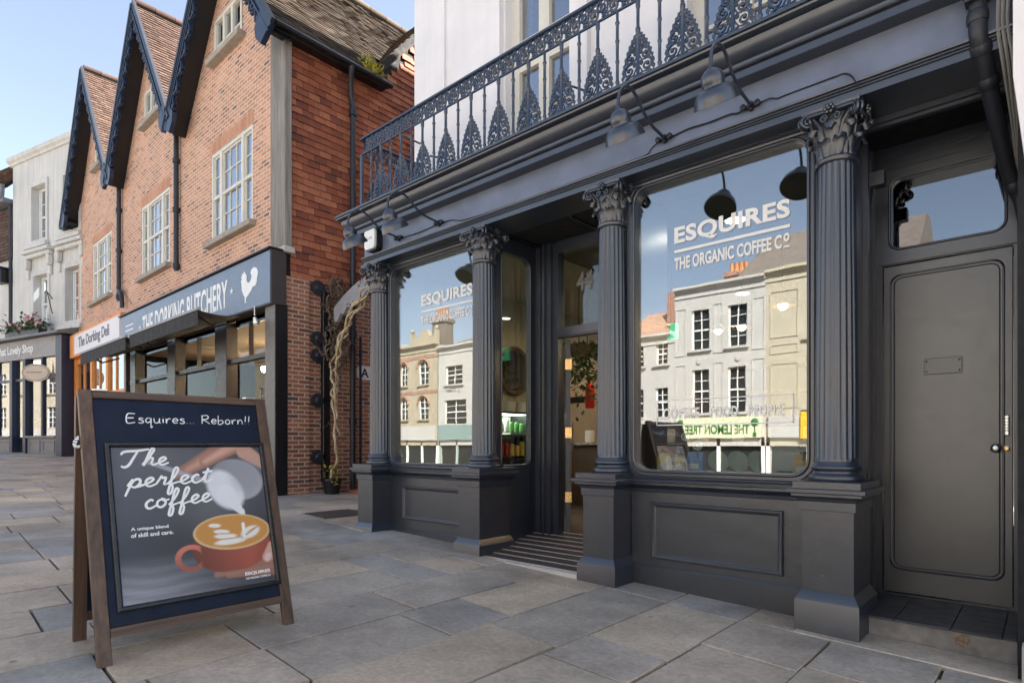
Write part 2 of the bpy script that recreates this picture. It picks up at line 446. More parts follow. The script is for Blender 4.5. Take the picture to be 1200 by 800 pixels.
# fluted shaft
def fluted(r0, r1, z0, z1, nfl=20):
    rings = []; per = 6
    for i in range(9):
        t = i/8; z = z0 + (z1-z0)*t
        r = r0 + (r1-r0)*(t**1.5)
        ring = []
        for k in range(nfl*per):
            ph = (k % per)/per; a = 2*PI*k/(nfl*per)
            d = [0, 0, .55, .9, .9, .55][k % per]*.0095
            if i == 0 or i == 8: d = 0
            ring.append(((r-d)*math.cos(a), (r-d)*math.sin(a), z))
        rings.append(ring)
    # round flute ends: move the second ring close to the ends
    for idx, z in ((1, z0+.035), (7, z1-.03)):
        rings[idx] = [(x, y, z) for x, y, _ in rings[idx]]
    e0 = [(x, y, z0+.02) for x, y, _ in rings[0]]; e1 = [(x, y, z1-.015) for x, y, _ in rings[-1]]
    return MB().loft([rings[0], e0] + rings[1:8] + [e1, rings[8]], True, True)
me_shaft = fluted(.126, .107, 1.06, 2.965).mesh('column', M['paint'], smooth=50)
b = MB()
b.lathe([(.158, .945), (.162, .952), (.164, .965), (.160, .980), (.150, .986), (.139, .992), (.136, 1.004), (.140, 1.014), (.148, 1.020), (.150, 1.030), (.146, 1.040), (.136, 1.046), (.132, 1.060), (.127, 1.068)], n=40)
me_base = b.mesh('column_base', M['paint'], smooth=60)
# corinthian capital
def capital():
    b = MB()
    b.lathe([(.107, 2.955), (.120, 2.958), (.127, 2.968), (.127, 2.982), (.118, 2.992), (.108, 2.998)], n=36)
    b.lathe([(.104, 2.99), (.105, 3.08), (.112, 3.16), (.128, 3.215), (.150, 3.24)], n=24)
    def leaf(ang, z0, h, w, out):
        rows = []
        cl = []
        for i in range(9):
            t = i/8
            if t < .7: rr = .108 + out*.45*(t/.7)**2.2; z = z0 + h*t/.7*.95
            else:
                q = (t-.7)/.3*PI*.95
                rr = .108 + out*.45 + out*.55*math.sin(q*.55); z = z0 + h*.95 + h*.16*math.sin(q) - h*.14*(1-math.cos(q))*.5
            cl.append((rr, z, w*(.55 + .75*math.sin(PI*min(1, t*1.05)**.8))*(1 + .14*(i % 2)) if t < .99 else w*.25))
        for side in (0, 1):
            pass
        for rr, z, ww in cl:
            row = []
            for j, s in enumerate((-1, -.55, 0, .55, 1)):
                rad = rr - abs(s)*.010 + (.006 if j in (1, 3) else 0) + (.006 if j == 2 else 0)
                aa = ang + s*ww/.12
                row.append((rad*math.cos(aa), rad*math.sin(aa), z - abs(s)*.008))
            rows.append(row)
        inner = [[(x*.94, y*.94, z-.004) for x, y, z in r] for r in rows]
        rings = [r + list(reversed(q)) for r, q in zip(rows, inner)]
        b.loft(rings, True, True)
    for k in range(8): leaf(2*PI*k/8 + PI/8, 2.998, .105, .036, .062)
    for k in range(8): leaf(2*PI*k/8, 2.998, .175, .034, .075)
    # volutes at four corners, small helices between
    for k in range(4):
        a = PI/4 + k*PI/2
        for s in (-1, 1):
            pts = []; rad = []
            for i in range(26):
                t = i/25; q = t*PI*3.6
                rr = .042*(1-t*.82)
                cx, cz = .205, 3.225
                u = cx + rr*math.cos(PI*.75 - q)*1.0; z = cz + rr*math.sin(PI*.75 - q)
                off = s*(.012 + .010*t)
                pts.append((u*math.cos(a) - off*math.sin(a), u*math.sin(a) + off*math.cos(a), z)); rad.append(.011*(1-.4*t))
            st = [(.120*math.cos(a + s*.42), .120*math.sin(a + s*.42), 3.12), (.140*math.cos(a + s*.30), .140*math.sin(a + s*.30), 3.19)]
            b.tube(st + pts, [.008, .010] + rad, 6)
    for k in range(4):
        a = k*PI/2
        for s in (-1, 1):
            pts = []
            for i in range(16):
                t = i/15; q = t*PI*2.8; rr = .026*(1-t*.75)
                w = s*(.036 - rr*math.cos(q)*.9); z = 3.215 + rr*math.sin(q)
                rad = .152
                pts.append((rad*math.cos(a) - w*math.sin(a), rad*math.sin(a) + w*math.cos(a), z))
            b.tube(pts, .0065, 5)
        # flower on each side of the abacus
        rad = .178
        for i in range(6):
            q = 2*PI*i/6
            b.ball((rad*math.cos(a) - .022*math.cos(q)*math.sin(a), rad*math.sin(a) + .022*math.cos(q)*math.cos(a), 3.262 + .022*math.sin(q)), .013, 7, 4)
        b.ball((1.05*rad*math.cos(a), 1.05*rad*math.sin(a), 3.262), .012, 7, 4)
    # abacus with hollow sides
    prof = []
    for k in range(4):
        a0 = -PI/4 + k*PI/2
        for i in range(9):
            t = i/8; aa = a0 + t*PI/2
            c0 = .232; mid = .165
            rr = c0 - (c0-mid)*math.sin(PI*t)
            if i in (0,): rr = c0
            prof.append((rr*math.cos(aa), rr*math.sin(aa)))
    rings = []
    for sc, z in ((.90, 3.246), (.95, 3.252), (.95, 3.262), (.99, 3.268), (1.0, 3.272), (1.0, 3.290)):
        rings.append([(x*sc, y*sc, z) for x, y in prof])
    b.loft(rings, True, True)
    return b
me_capl = capital().mesh('capital', M['paint'], smooth=40)
for i, px in enumerate(PX):
    def place(name, me, parent, loc):
        o = link(name, me); o.parent = parent; o.location = loc; ORG[o.name] = ORG[shop.name]; return o
    loc = Vector((px, CYc, 0)) - Vector(shop.location)
    gnd = max(0, gz(px)) - .02
    p = place('pedestal', me_ped, shop, loc)
    q = place('plinth', me_pl, p, (0, 0, 0)); place('pedestal_cap', me_cap, p, (0, 0, 0))
    c = place('column', me_shaft, shop, loc)
    place('column_base', me_base, c, (0, 0, 0)); place('capital', me_capl, c, (0, 0, 0))

# entablature
XL, XR = -6.05, -.125
part('architrave', MB().extr([(4.10, SOF), (4.10, 3.331), (4.088, 3.335), (4.088, 3.343), (4.074, 3.346), (4.074, 3.354), (4.058, 3.358), (4.056, 3.370), (4.068, 3.376), (4.11, 3.380), (4.45, 3.380), (4.45, SOF)], XL, XR), M['paint'], shop, smooth=20)
part('fascia_board', MB().extr([(4.11, 3.380), (4.11, 3.66), (4.45, 3.66), (4.45, 3.380)], XL, XR), M['fascia'], shop, smooth=0)
cor = [(0, 3.625), (.105, 3.628), (.108, 3.632), (.108, 3.672), (.100, 3.676), (.100, 3.682), (.125, 3.690), (.132, 3.700), (.134, 3.716), (.128, 3.722), (.150, 3.732), (.168, 3.746), (.186, 3.768), (.196, 3.790), (.198, 3.800), (.188, 3.804), (.190, 3.812), (.222, 3.818), (.236, 3.826), (.240, 3.838), (.232, 3.842), (.250, 3.846), (.250, 3.868), (.246, 3.870)]
rings = [[(XL - o, 4.11 - o, z), (XR + .02, 4.11 - o, z), (XR + .02, 4.95, z), (XL - o, 4.95, z)] for o, z in cor]
part('cornice', MB().loft(rings, True, True), M['paint'], shop, smooth=25)
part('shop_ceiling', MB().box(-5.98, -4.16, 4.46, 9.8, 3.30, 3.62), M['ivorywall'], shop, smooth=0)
part('shop_ceiling', MB().box(-4.159, -.95, 4.46, 9.8, 3.302, 3.62), M['dimwall'], shop, smooth=0)  # same ceiling, coloured darker so the room looks unlit
lsf = part('lobby_soffit', MB().box(-4.16, -2.58, 4.451, 5.02, 3.285, 3.299), M['nearblack'], shop, smooth=0)
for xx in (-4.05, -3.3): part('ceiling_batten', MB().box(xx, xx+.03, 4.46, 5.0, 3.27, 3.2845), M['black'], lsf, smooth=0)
part('recess_soffit', MB().box(-.96, XR, 4.451, 5.02, 3.285, 3.40), M['nearblack'], shop, smooth=0)
b = MB(); b.extr([(4.452, SOF), (4.452, 3.25), (4.47, 3.245), (4.47, 3.225), (4.50, 3.22), (4.50, SOF)], -.93, XR)
part('recess_moulding', b, M['paint'], shop, smooth=20)

# stall risers with raised panels
def moulding(mb, x0, x1, z0, z1, y, prof):
    # picture-frame moulding: prof (inset, forward)
    rings = [[(x0+i, y-f, z0+i), (x1-i, y-f, z0+i), (x1-i, y-f, z1-i), (x0+i, y-f, z1-i)] for i, f in prof]
    n = len(rings); base = len(mb.v)
    for r in rings: mb.v.extend(r)
    for i in range(n-1):
        for j in range(4):
            k = (j+1) % 4
            mb.f.append((base+i*4+j, base+i*4+k, base+(i+1)*4+k, base+(i+1)*4+j))
    return mb
for (x0, x1, p0, p1, pz0, pz1) in ((-2.545, -1.165, -2.364, -1.355, .27, .72), (-5.78, -4.335, -5.56, -4.56, .32, .70)):
    b = MB().box(x0, x1, 4.30, 4.42, -.1, .83)
    # base board, slightly proud
    b.extr([(4.298, -.1), (4.285, -.1), (4.285, .20), (4.298, .215)], x0, x1)
    rs = part('stall_riser', b, M['paint_worn'], shop, smooth=20)
    b = moulding(MB(), p0, p1, pz0, pz1, 4.30, [(0, 0), (0, .016), (.006, .022), (.014, .022), (.018, .014), (.026, .012), (.032, .004), (.040, 0)])
    part('panel_moulding', b, M['paint'], rs, smooth=20)
    b = MB().extr([(4.30, .795), (4.292, .80), (4.288, .822), (4.272, .838), (4.250, .850), (4.244, .858), (4.244, .874), (4.220, .880), (4.218, .900), (4.226, .905), (4.26, .912), (4.30, .914)], x0, x1)
    part('sill_moulding', b, M['paint'], rs, smooth=20)

# big windows: flat surround with rounded opening, bead, glass, lettering
GY = 4.32
def fnY(y): return lambda a, c, d: (a, y + d, c)
def show_window(x0, x1, h0, h1, z0, z1, rad):
    b = MB().sheet([(x0, .914), (x1, .914), (x1, SOF), (x0, SOF)], [rrect(h0, h1, z0, z1, rad)], fnY(4.275), .06, True)
    w = part('window_surround', b, M['paint'], shop, smooth=30)
    loop = [(a, 4.272, c) for a, c in rrect(h0-.012, h1+.012, z0-.012, z1+.012, rad+.012)]
    b = MB().tube(loop, .0115, 8, True)
    loop = [(a, 4.274, c) for a, c in rrect(h0-.05, h1+.05, z0-.05, z1+.05, rad+.05)]
    b.tube(loop, .006, 6, True)
    part('window_bead', b, M['paint'], w, smooth=60)
    b = MB().box(h0-.02, h1+.02, GY, GY+.008, z0-.02, z1+.02)
    part('window_glass', b, M['glass'], w, smooth=0)
    # moulding strip above the opening
    b = MB().extr([(4.276, 3.245), (4.262, 3.25), (4.258, 3.262), (4.262, 3.270), (4.25, 3.276), (4.25, SOF), (4.276, SOF)], x0, x1)
    part('head_moulding', b, M['paint'], w, smooth=20)
    return w
wR = show_window(-2.575, -1.14, -2.50, -1.20, .975, 3.225, .10)
wL = show_window(-5.80, -4.315, -5.745, -4.375, .965, 3.205, .10)
def vinyl(parent, x0, x1, zs, full):
    y = GY - .002
    f = lambda ox, oz: (lambda a, c, d: (ox + a, y - d, oz + c))
    W = x1 - x0
    sl = 0
    b = text_mb('ESQUIRES', W, .150, f(x0, zs), .035, .002, 1.05)
    b.box(x0, x1, y-.002, y, zs-.05, zs-.028)
    t = text_mb('THE ORGANIC COFFEE C', W*.935, .098, f(x0, zs-.185), .03, .002, 1.0)
    b.add(t.v, t.f)
    t = text_mb('o', W*.045, .06, f(x0 + W*.95, zs-.145), .03, .002); b.add(t.v, t.f)
    b.box(x0 + W*.95, x0 + W*.995, y-.002, y, zs-.185, zs-.172)
    part('vinyl_lettering', b, M['vinyl'], parent, smooth=0)
vinyl(wR, -2.175, -1.318, 2.715, True)
vinyl(wL, -5.25, -4.43, 2.70, False)
b = MB(); y = GY - .002
f = lambda ox, oz: (lambda a, c, d: (ox + a, y - d, oz + c))
for s, x0, x1 in (('COFFEE', -2.27, -1.97), ('FOOD', -1.885, -1.68), ('PEOPLE', -1.60, -1.36)):
    t = text_mb(s, x1-x0, .085, f(x0, 1.375), .025, .0015, 1.25); b.add(t.v, t.f)
x0, x1, z0, z1 = -2.33, -1.295, 1.325, 1.525
for q in ((x0, x1, z0, z0+.007), (x0, x1, z1-.007, z1), (x0, x0+.007, z0, z1), (x1-.007, x1, z0, z1)):
    b.box(q[0], q[1], y-.0015, y, q[2], q[3])
part('frosted_lettering', b, M['vinyl'], wR, smooth=0)

# entrance lobby
LX, RX, DY = -4.12, -2.62, 4.97
fL = lambda a, c, d: (LX - d, a, c)          # left wall faces +x
b = MB().sheet([(4.34, .0), (DY, .0), (DY, SOF), (4.34, SOF)], [rrect(4.43, 4.865, .965, 3.13, (.04, .06, .10, .05))], fL, .05, True)
lw = part('lobby_wall', b, M['paint'], shop, smooth=30)
b = MB().tube([(LX+.003, a, c) for a, c in rrect(4.42, 4.875, .955, 3.14, (.05, .07, .11, .06))], .010, 8, True)
part('window_bead', b, M['paint'], lw, smooth=60)
part('window_glass', MB().box(LX-.035, LX-.028, 4.40, 4.88, .94, 3.16), M['glass_low'], lw, smooth=0)
b = MB().box(RX, RX+.04, 4.34, DY, 0, SOF)
part('lobby_wall', b, M['paint'], shop, smooth=0)
# moulded door jambs
for sgn, xa in ((1, LX), (-1, RX)):
    b = MB(); x = xa
    for w, yf in ((.06, .0), (.03, -.035), (.035, -.012), (.03, -.05), (.05, -.02), (.035, -.05), (.07, -.01)):
        b.box(x, x + sgn*w, DY + yf, DY + .09, .0, SOF - .002); x += sgn*w
    part('door_jamb', b, M['paint'], shop, smooth=0)
JX0, JX1 = LX + .31, RX - .31
part('door_head', MB().box(JX0, JX1, DY-.03, DY+.08, 3.17, SOF-.002), M['paint'], shop, smooth=0)
b = MB().box(JX0, JX1, DY-.02, DY+.08, 2.285, 2.385)
b.box(JX0, JX1, DY-.035, DY-.0205, 2.30, 2.33)
tr = part('transom_bar', b, M['paint'], shop, smooth=0)
part('transom_glass', MB().box(JX0, JX1, DY+.03, DY+.036, 2.385, 3.17), M['glass_low'], tr, smooth=0)
t = text_mb('44', .20, .19, lambda a, c, d: (-3.60 + a, DY + .028 - d, 2.74 + c), .02, .003)
part('door_number', t, plain('grey_vinyl', (.16,.15,.14), .6, bs=0), tr, smooth=0)
# open door swung inwards
b = MB(); dx0, dx1 = JX0+.015, JX0+.065; dy0, dy1 = DY+.10, DY+.98; zb, zt = .245, 2.275
b.box(dx0, dx1, dy0, dy0+.11, zb, zt); b.box(dx0, dx1, dy1-.11, dy1, zb, zt); b.box(dx0, dx1, dy0+.11, dy1-.11, zb, zb+.28); b.box(dx0, dx1, dy0+.11, dy1-.11, zt-.12, zt)
HP = Vector((dx0, dy0, 0)); DRM = Matrix.Translation(HP) @ Matrix.Rotation(R(38), 4, 'Z') @ Matrix.Translation(-HP)
b.xf(DRM)
dr = part('entrance_door', b, plain('door_grey', (.075,.078,.085), .4), shop, smooth=0)
part('door_glass', MB().box(dx0+.02, dx0+.028, dy0+.11, dy1-.11, zb+.28, zt-.12).xf(DRM), M['glass_low'], dr, smooth=0)
for z in (.62, 1.30, 2.02):
    b = MB().box(dx0-.004, dx1+.012, dy0-.004, dy0-.0005, z-.055, z+.055); b.tube([(dx1+.012, dy0-.006, z-.055), (dx1+.012, dy0-.006, z+.055)], .008, 8)
    part('hinge', b.xf(DRM), M['brass'], dr)
b = MB().tube([(dx1+.0, dy1-.06, 1.1), (dx1+.05, dy1-.06, 1.1), (dx1+.05, dy1-.06, 1.45), (dx1, dy1-.06, 1.45)], .012, 8)
part('pull_handle', b.xf(DRM), M['steel'], dr)
# ramped lobby floor of grooved boards
b = MB(); n = 8; y0, y1 = 4.06, 5.05
for k in range(n):
    ya = y0 + (y1-y0)*k/n; yb = y0 + (y1-y0)*(k+1)/n
    za = .112 + (.245-.112)*k/n; zb2 = .112 + (.245-.112)*(k+1)/n
    for m in range(3):
        q0 = ya + (yb-ya)*(m/3) + .004; q1 = ya + (yb-ya)*((m+1)/3) - .004
        s = lambda yy: za + (zb2-za)*(yy-ya)/(yb-ya)
        X0, X1 = LX+.004, RX-.004
        if q1 < 4.53: X0, X1 = -4.005, -2.885
        b.add([(X0, q0, s(q0)), (X1, q0, s(q0)), (X1, q1, s(q1)), (X0, q1, s(q1)), (X0, q0, -.1), (X1, q0, -.1), (X1, q1, -.1), (X0, q1, -.1)],
              [(0,1,2,3), (0,4,5,1), (1,5,6,2), (2,6,7,3), (3,7,4,0)])
deck = part('lobby_floor', b, M['deck'], shop, smooth=0)
b = MB()
for k in range(n+1):
    yy = y0 + (y1-y0)*k/n; zz = .112 + (.245-.112)*k/n + .001
    X0, X1 = (LX+.01, RX-.01) if yy > 4.53 else (-4.0, -2.89)
    b.box(X0, X1, yy-.004, yy+.004, zz-.01, zz+.006)
part('metal_strips', b, plain('worn_strip_metal', (.36,.34,.32), .5, bs=0), deck, smooth=0)
b = MB().box(-4.0, -2.89, 4.01, 4.055, -.1, .108)
part('threshold', b, M['stonepale'], shop, smooth=0)

# recessed side door on the right
RXL = -.925
b = MB(); b.box(RXL-.05, RXL, 4.36, 5.10, -.1, SOF-.004); b.box(RXL, RXL+.028, 4.55, 4.60, .1, 3.2); b.box(RXL, RXL+.02, 4.74, 4.80, .1, 3.2)
part('recess_wall', b, M['paint'], shop, smooth=0)
SY = 4.95
b = MB().sheet([(RXL, .11), (-.125, .11), (-.125, SOF-.004), (RXL, SOF-.004)], [[(-.885, .13), (-.165, .13), (-.165, 2.445), (-.885, 2.445)], rrect(-.832, -.212, 2.56, 3.045, .06)], fnY(SY), .07, True)
b.box(-.905, -.14, SY-.016, SY-.0005, 2.452, 2.478)
b.box(-.91, -.14, SY-.012, SY-.0005, 3.12, 3.135); b.box(-.90, -.15, SY-.022, SY-.0005, 3.20, 3.225)
fr = part('side_door_frame', b, M['paint'], shop, smooth=30)
b = MB().tube([(a, SY-.001, c) for a, c in rrect(-.842, -.202, 2.55, 3.055, .07)], .009, 8, True)
part('transom_bead', b, M['paint'], fr, smooth=60)
part('transom_glass', MB().box(-.85, -.19, SY+.03, SY+.036, 2.54, 3.06), glass('door_transom_glass', .17, (.55,.6,.62)), fr, smooth=0)
part('transom_backing', MB().box(-.88, -.16, SY+.30, SY+.32, 2.45, 3.15), M['nearblack'], fr, smooth=0)
b = MB().bbox(-.881, -.169, SY+.012, SY+.055, .135, 2.440, .004)
sd = part('side_door', b, paint('door_paint', (.040,.040,.042), .35, 0, .012, ior=1.9), shop, smooth=20)
pr = rrect(-.835, -.215, .30, 2.37, .06)
b = MB().tube([(a, SY+.011, c) for a, c in pr], .007, 6, True)
pr2 = rrect(-.815, -.235, .32, 2.35, .05)
b.tube([(a, SY+.0115, c) for a, c in pr2], .004, 6, True)
part('door_moulding', b, M['paint'], sd, smooth=60)
b = MB().bbox(-.640, -.428, SY+.005, SY+.0115, 1.655, 1.765, .003)
for xx in (-.625, -.443): b.ball((xx, SY+.004, 1.745), .006, 8, 4); b.ball((xx, SY+.004, 1.675), .006, 8, 4)
part('letter_plate', b, M['paint'], sd)
part('keypad', MB().bbox(-.212, -.188, SY-.008, SY+.0115, 1.235, 1.365, .004), M['steel'], sd)
b = MB()
for i in range(2):
    for j in range(5): b.ball((-.206 + i*.012, SY-.0085, 1.265 + j*.019), .004, 6, 4)
part('keypad_button', b, M['black'], sd)
mY = Matrix.Rotation(R(90), 3, 'X')
b = MB().lathe([(.012, 0), (.012, .02), (.026, .026), (.030, .034), (.027, .046), (.012, .052)], (-.252, SY+.012, 1.153), 20, mY)
part('door_knob', b, M['steel'], sd, smooth=60)
b = MB().lathe([(.017, 0), (.017, .006), (.008, .008), (.008, .004)], (-.200, SY+.0115, 1.150), 20, mY)
part('lock', b, M['brass'], sd)
# tiled doorstep with chipped face
b = MB().bbox(-.985, -.125, 4.26, 5.0, -.1, .105, .004)
stp = part('doorstep', b, plain('worn_stone_riser', (.21,.195,.175), .8, var=.35, nscale=9, bs=.3), shop, smooth=0)
b = MB()
xs = [-.98, -.70, -.42, -.19, -.127]
for i in range(4): b.bbox(xs[i]+.002, xs[i+1]-.002, 4.245, 4.94, .1052, .118, .002)
part('step_tile', b, plain('dark_slate_tile', (.045,.047,.055), .42, var=.3, nscale=5, bs=.1), stp, smooth=0)
b = MB(); b.add([(-.40, 4.2595, .03), (-.345, 4.2595, .02), (-.325, 4.2595, .06), (-.35, 4.2595, .095), (-.41, 4.2595, .085)], [(0,1,2,3,4)])
part('chipped_patch', b, plain('raw_brick_patch', (.20,.145,.10), .9, var=.5, nscale=60), stp, smooth=0)
# stone kerb before the step
b = MB().bbox(-1.19, -.1, 3.93, 4.24, -.2, .006, .006); b.v = [(x, y, z + gz(x)) for x, y, z in b.v]
part('kerb_stone', b, M['stonepale'] if False else M['flags'], shop, smooth=0)

# walls closing the shop
part('side_wall', MB().box(-6.05, -5.985, 4.46, 16, -.1, 3.62), M['oldbrick'], shop, smooth=0)
b = MB().box(-5.98, -5.80, 4.28, 4.459, .0, SOF)
part('corner_pier', b, M['paint'], shop, smooth=0)
# upper storey, its unseen height and depth stretched to shade alley and side wall
wins = [(-4.50, -3.60, 3.95, 7.3), (-2.35, -1.45, 3.95, 7.3)]
b = MB().sheet([(-6.05, 3.871), (-.125, 3.871), (-.125, 13.2), (-6.05, 13.2)], [[(a0, z0), (a1, z0), (a1, z1), (a0, z1)] for a0, a1, z0, z1 in wins], fnY(4.9), .22)
b.box(-6.05, -5.85, 5.12, 16, 3.63, 13.2); b.box(-.33, -.125, 5.12, 16, 3.63, 13.2); b.box(-6.05, -.125, 16, 16.2, -.1, 13.2)
uw = part('upper_wall', b, M['whitewall'], shop, smooth=0)
b = MB()
for a, c, d in ((-6.055, -5.49, .035), (-5.46, -4.78, .0), (-4.74, -4.53, .07), (-3.57, -3.36, .07), (-3.3, -2.62, .02), (-2.58, -2.38, .07), (-1.42, -1.22, .07), (-.9, -.126, .03)):
    if d: b.box(a, c, 4.9-d, 4.899, 3.872, 10.19)
part('pilaster', b, M['whitewall'], uw, smooth=0)
part('roof', MB().box(-6.3, .05, 4.65, 16.3, 13.2, 13.45), M['lead'], shop, smooth=0)
for a0, a1, z0, z1 in wins:
    b = MB(); y0, y1 = 5.02, 5.10; m = (a0+a1)/2
    for q in ((a0, a0+.10, z0, z1), (a1-.10, a1, z0, z1), (m-.07, m+.07, z0, z1)): b.box(q[0], q[1], y0, y1, q[2], q[3])
    for q in ((z0, z0+.32), (5.32, 5.66), (z1-.1, z1)):
        b.box(a0+.10, m-.07, y0+.004, y1, q[0], q[1]); b.box(m+.07, a1-.10, y0+.004, y1, q[0], q[1])
    for q in (4.80, 6.55):
        b.box(a0+.10, m-.07, y0+.02, y1-.01, q, q+.035); b.box(m+.07, a1-.10, y0+.02, y1-.01, q, q+.035)
    w = part('french_window', b, M['creamwood'], shop, smooth=0)
    part('window_glass', MB().box(a0+.05, a1-.05, 5.07, 5.076, z0+.1, z1-.05), M['glass_up'], w, smooth=0)
    part('window_backing', MB().box(a0-.1, a1+.1, 5.5, 5.52, z0-.1, z1+.1), plain('dim_room', (.10,.09,.09), .9, bs=0), w, smooth=0)

# interior shell
b = MB().box(-5.98, LX-.06, 4.45, 9.8, -.1, .24); b.box(LX-.06, RX+.05, DY+.082, 9.8, -.1, .243); b.box(RX+.05, -.98, 4.45, 9.8, -.1, .24)
part('interior_floor', b, plain('dark_timber_floor', (.09,.06,.04), .5), shop, smooth=0)
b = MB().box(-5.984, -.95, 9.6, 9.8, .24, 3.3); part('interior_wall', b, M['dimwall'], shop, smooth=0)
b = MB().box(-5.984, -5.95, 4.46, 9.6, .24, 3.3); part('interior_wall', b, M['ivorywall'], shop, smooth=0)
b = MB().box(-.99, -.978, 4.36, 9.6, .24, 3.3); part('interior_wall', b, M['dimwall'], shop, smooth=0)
# ------------------------------------------------------------------ balcony railing
rail = thing('balcony_railing', 'blue-black cast iron balcony railing with scrolled panels above the coffee shop cornice', 'railing', (-3.0, 4.0, 3.87))
RY, RZ0, RZ1, RZ2 = 4.0, 3.872, 4.535, 4.715
sp = .362
def spiral(mb, cx, cz, r0, turns, a0, rad, s=1, n=22, y=0):
    pts = []
    for i in range(n):
        t = i/(n-1); q = a0 + s*t*turns*2*PI; rr = r0*(1-.8*t)
        pts.append((cx + rr*math.cos(q), y, cz + rr*math.sin(q)))
    mb.tube(pts, [rad*(1-.35*i/(n-1)) for i in range(n)], 5); mb.ball(pts[-1], rad*1.5, 6, 4)
def ornate():
    b = MB()
    b.lathe([(.018, 0), (.018, .02), (.0135, .026), (.0135, .42), (.020, .43), (.020, .45), (.013, .46), (.013, .60), (.018, .61), (.018, .663)], (0,0,0), 8)
    for s in (-1, 1):
        for cx, cz, r in ((.092, .058, .052), (.090, .152, .050), (.074, .238, .042), (.050, .310, .032), (.028, .362, .021)):
            spiral(b, s*cx*.82, cz, r*.98, 1.15, PI/2 if s > 0 else PI/2, .0112, -s)
            # curled leaf tips along the outer edge
            for k in range(3):
                a = R(-30 + 55*k); 
                b.ball((s*(cx*.80 + r*1.18*math.cos(a)), 0, cz + r*1.12*math.sin(a)), r*.24, 6, 4, (1, .5, 1.2))
            spiral(b, s*cx*.36, cz + r*.55, r*.40, .9, PI*.5, .0075, s, 12)
            b.tube([(s*.008, 0, cz + r*.2), (s*cx*.45, 0, cz - r*.9), (s*cx*.9, 0, cz - r*1.0)], .0065, 5)
        st = spline([(s*.012, 0, .02), (s*.10, 0, .002), (s*.127, 0, .06), (s*.129, 0, .14), (s*.110, 0, .23), (s*.077, 0, .315), (s*.036, 0, .385), (0, 0, .42)], 4)
        b.tube(st, .0055, 5)
        for k, q in enumerate(st[3:]):
            if k % 2 == 0: b.ball((q.x + s*.004, 0, q.z), .0125, 6, 4, (1, .6, 1.25))
    return b
def plainbal():
    return MB().lathe([(.024, 0), (.026, .012), (.014, .03), (.0125, .04), (.0125, .10), (.018, .108), (.018, .118), (.0125, .126), (.0125, .26), (.017, .268), (.017, .278), (.0125, .286), (.0125, .42), (.017, .428), (.017, .438), (.0125, .446), (.0125, .56), (.018, .568), (.018, .58), (.011, .588), (.011, .663)], (0,0,0), 8)
me_orn = ornate().mesh('scroll_baluster', M['iron'], smooth=60); me_bal = plainbal().mesh('baluster', M['iron'], smooth=60)
def railput(name, me, x, y=RY, rz=0):
    o = link(name, me); o.parent = rail; o.location = (x + 3.0, y - 4.0, RZ0 - 3.87); o.rotation_euler = (0,0,rz); ORG[o.name] = ORG[rail.name]
x = -5.571; xs = []
while x < -.2: xs.append(x); x += sp
for x in xs: railput('scroll_baluster', me_orn, x)
for x in [xs[0]-sp/2] + [q+sp/2 for q in xs if q + sp/2 < -.15]: railput('baluster', me_bal, x)
for k, y in enumerate((4.2, 4.38, 4.56, 4.74)):
    railput('scroll_baluster' if k % 2 == 0 else 'baluster', me_orn if k % 2 == 0 else me_bal, -5.945, y, PI/2)
b = MB().box(-5.955, -5.925, 3.985, 4.015, RZ0, RZ1); part('corner_post', b, M['iron'], rail, smooth=0)
b = MB(); b.bbox(-5.965, -.15, RY-.022, RY+.022, RZ2-.014, RZ2+.010, .004); b.box(-5.95, -.15, RY-.008, RY+.008, RZ1-.004, RZ1+.012)
b.bbox(-5.967, -5.923, RY+.024, 4.9, RZ2-.014, RZ2+.010, .004); b.box(-5.953, -5.937, RY+.01, 4.9, RZ1-.004, RZ1+.012)
part('handrail', b, M['iron'], rail, smooth=0)
def frieze(mb, half):
    h = RZ2 - RZ1 - .02; zc = (RZ1+RZ2)/2
    for s in (-1, 1):
        spiral(mb, s*half*.45, zc + s*.018, .052, 1.2, PI*(.5 if s > 0 else 1.5), .0115, 1)
        spiral(mb, s*half*.80, zc - s*.030, .036, 1.1, PI*(1.5 if s > 0 else .5), .0105, -1)
        for k in range(3): mb.ball((s*half*(.3+.25*k), 0, zc + (.055 if (k+s) % 2 else -.06)), .013, 6, 4, (1.3, .6, 1))
    mb.tube([(-half, 0, zc-.07), (-half*.3, 0, zc+.0), (half*.3, 0, zc), (half, 0, zc+.07)], .007, 5)
    return mb
fb = MB()
for x in [xs[0]-sp] + xs:
    for q in (x, x + sp/2):
        if q < -5.9: continue
        t = frieze(MB(), sp/4); t.v = [(X + q, Y + RY, Z) for X, Y, Z in t.v]; fb.add(t.v, t.f)
        fb.box(q - sp/4 - .006, q - sp/4 + .006, RY-.007, RY+.007, RZ1+.01, RZ2-.01)
for y in (4.11, 4.29, 4.47, 4.65, 4.81):
    t = frieze(MB(), sp/4); t.v = [(-5.945 + Y, y + X, Z) for X, Y, Z in t.v]; fb.add(t.v, t.f)
part('scroll_frieze', fb, M['iron'], rail, smooth=60)
b = MB().tube([(-5.94, 4.55, 4.99), (-5.94, 4.9, 4.99)], .012, 6); b.tube([(-4.75, 4.02, 4.15), (-4.66, 4.9, 4.30)], .009, 6); b.tube([(-2.95, 4.02, 4.15), (-2.86, 4.9, 4.3)], .009, 6)
part('stay_bar', b, M['iron'], rail)

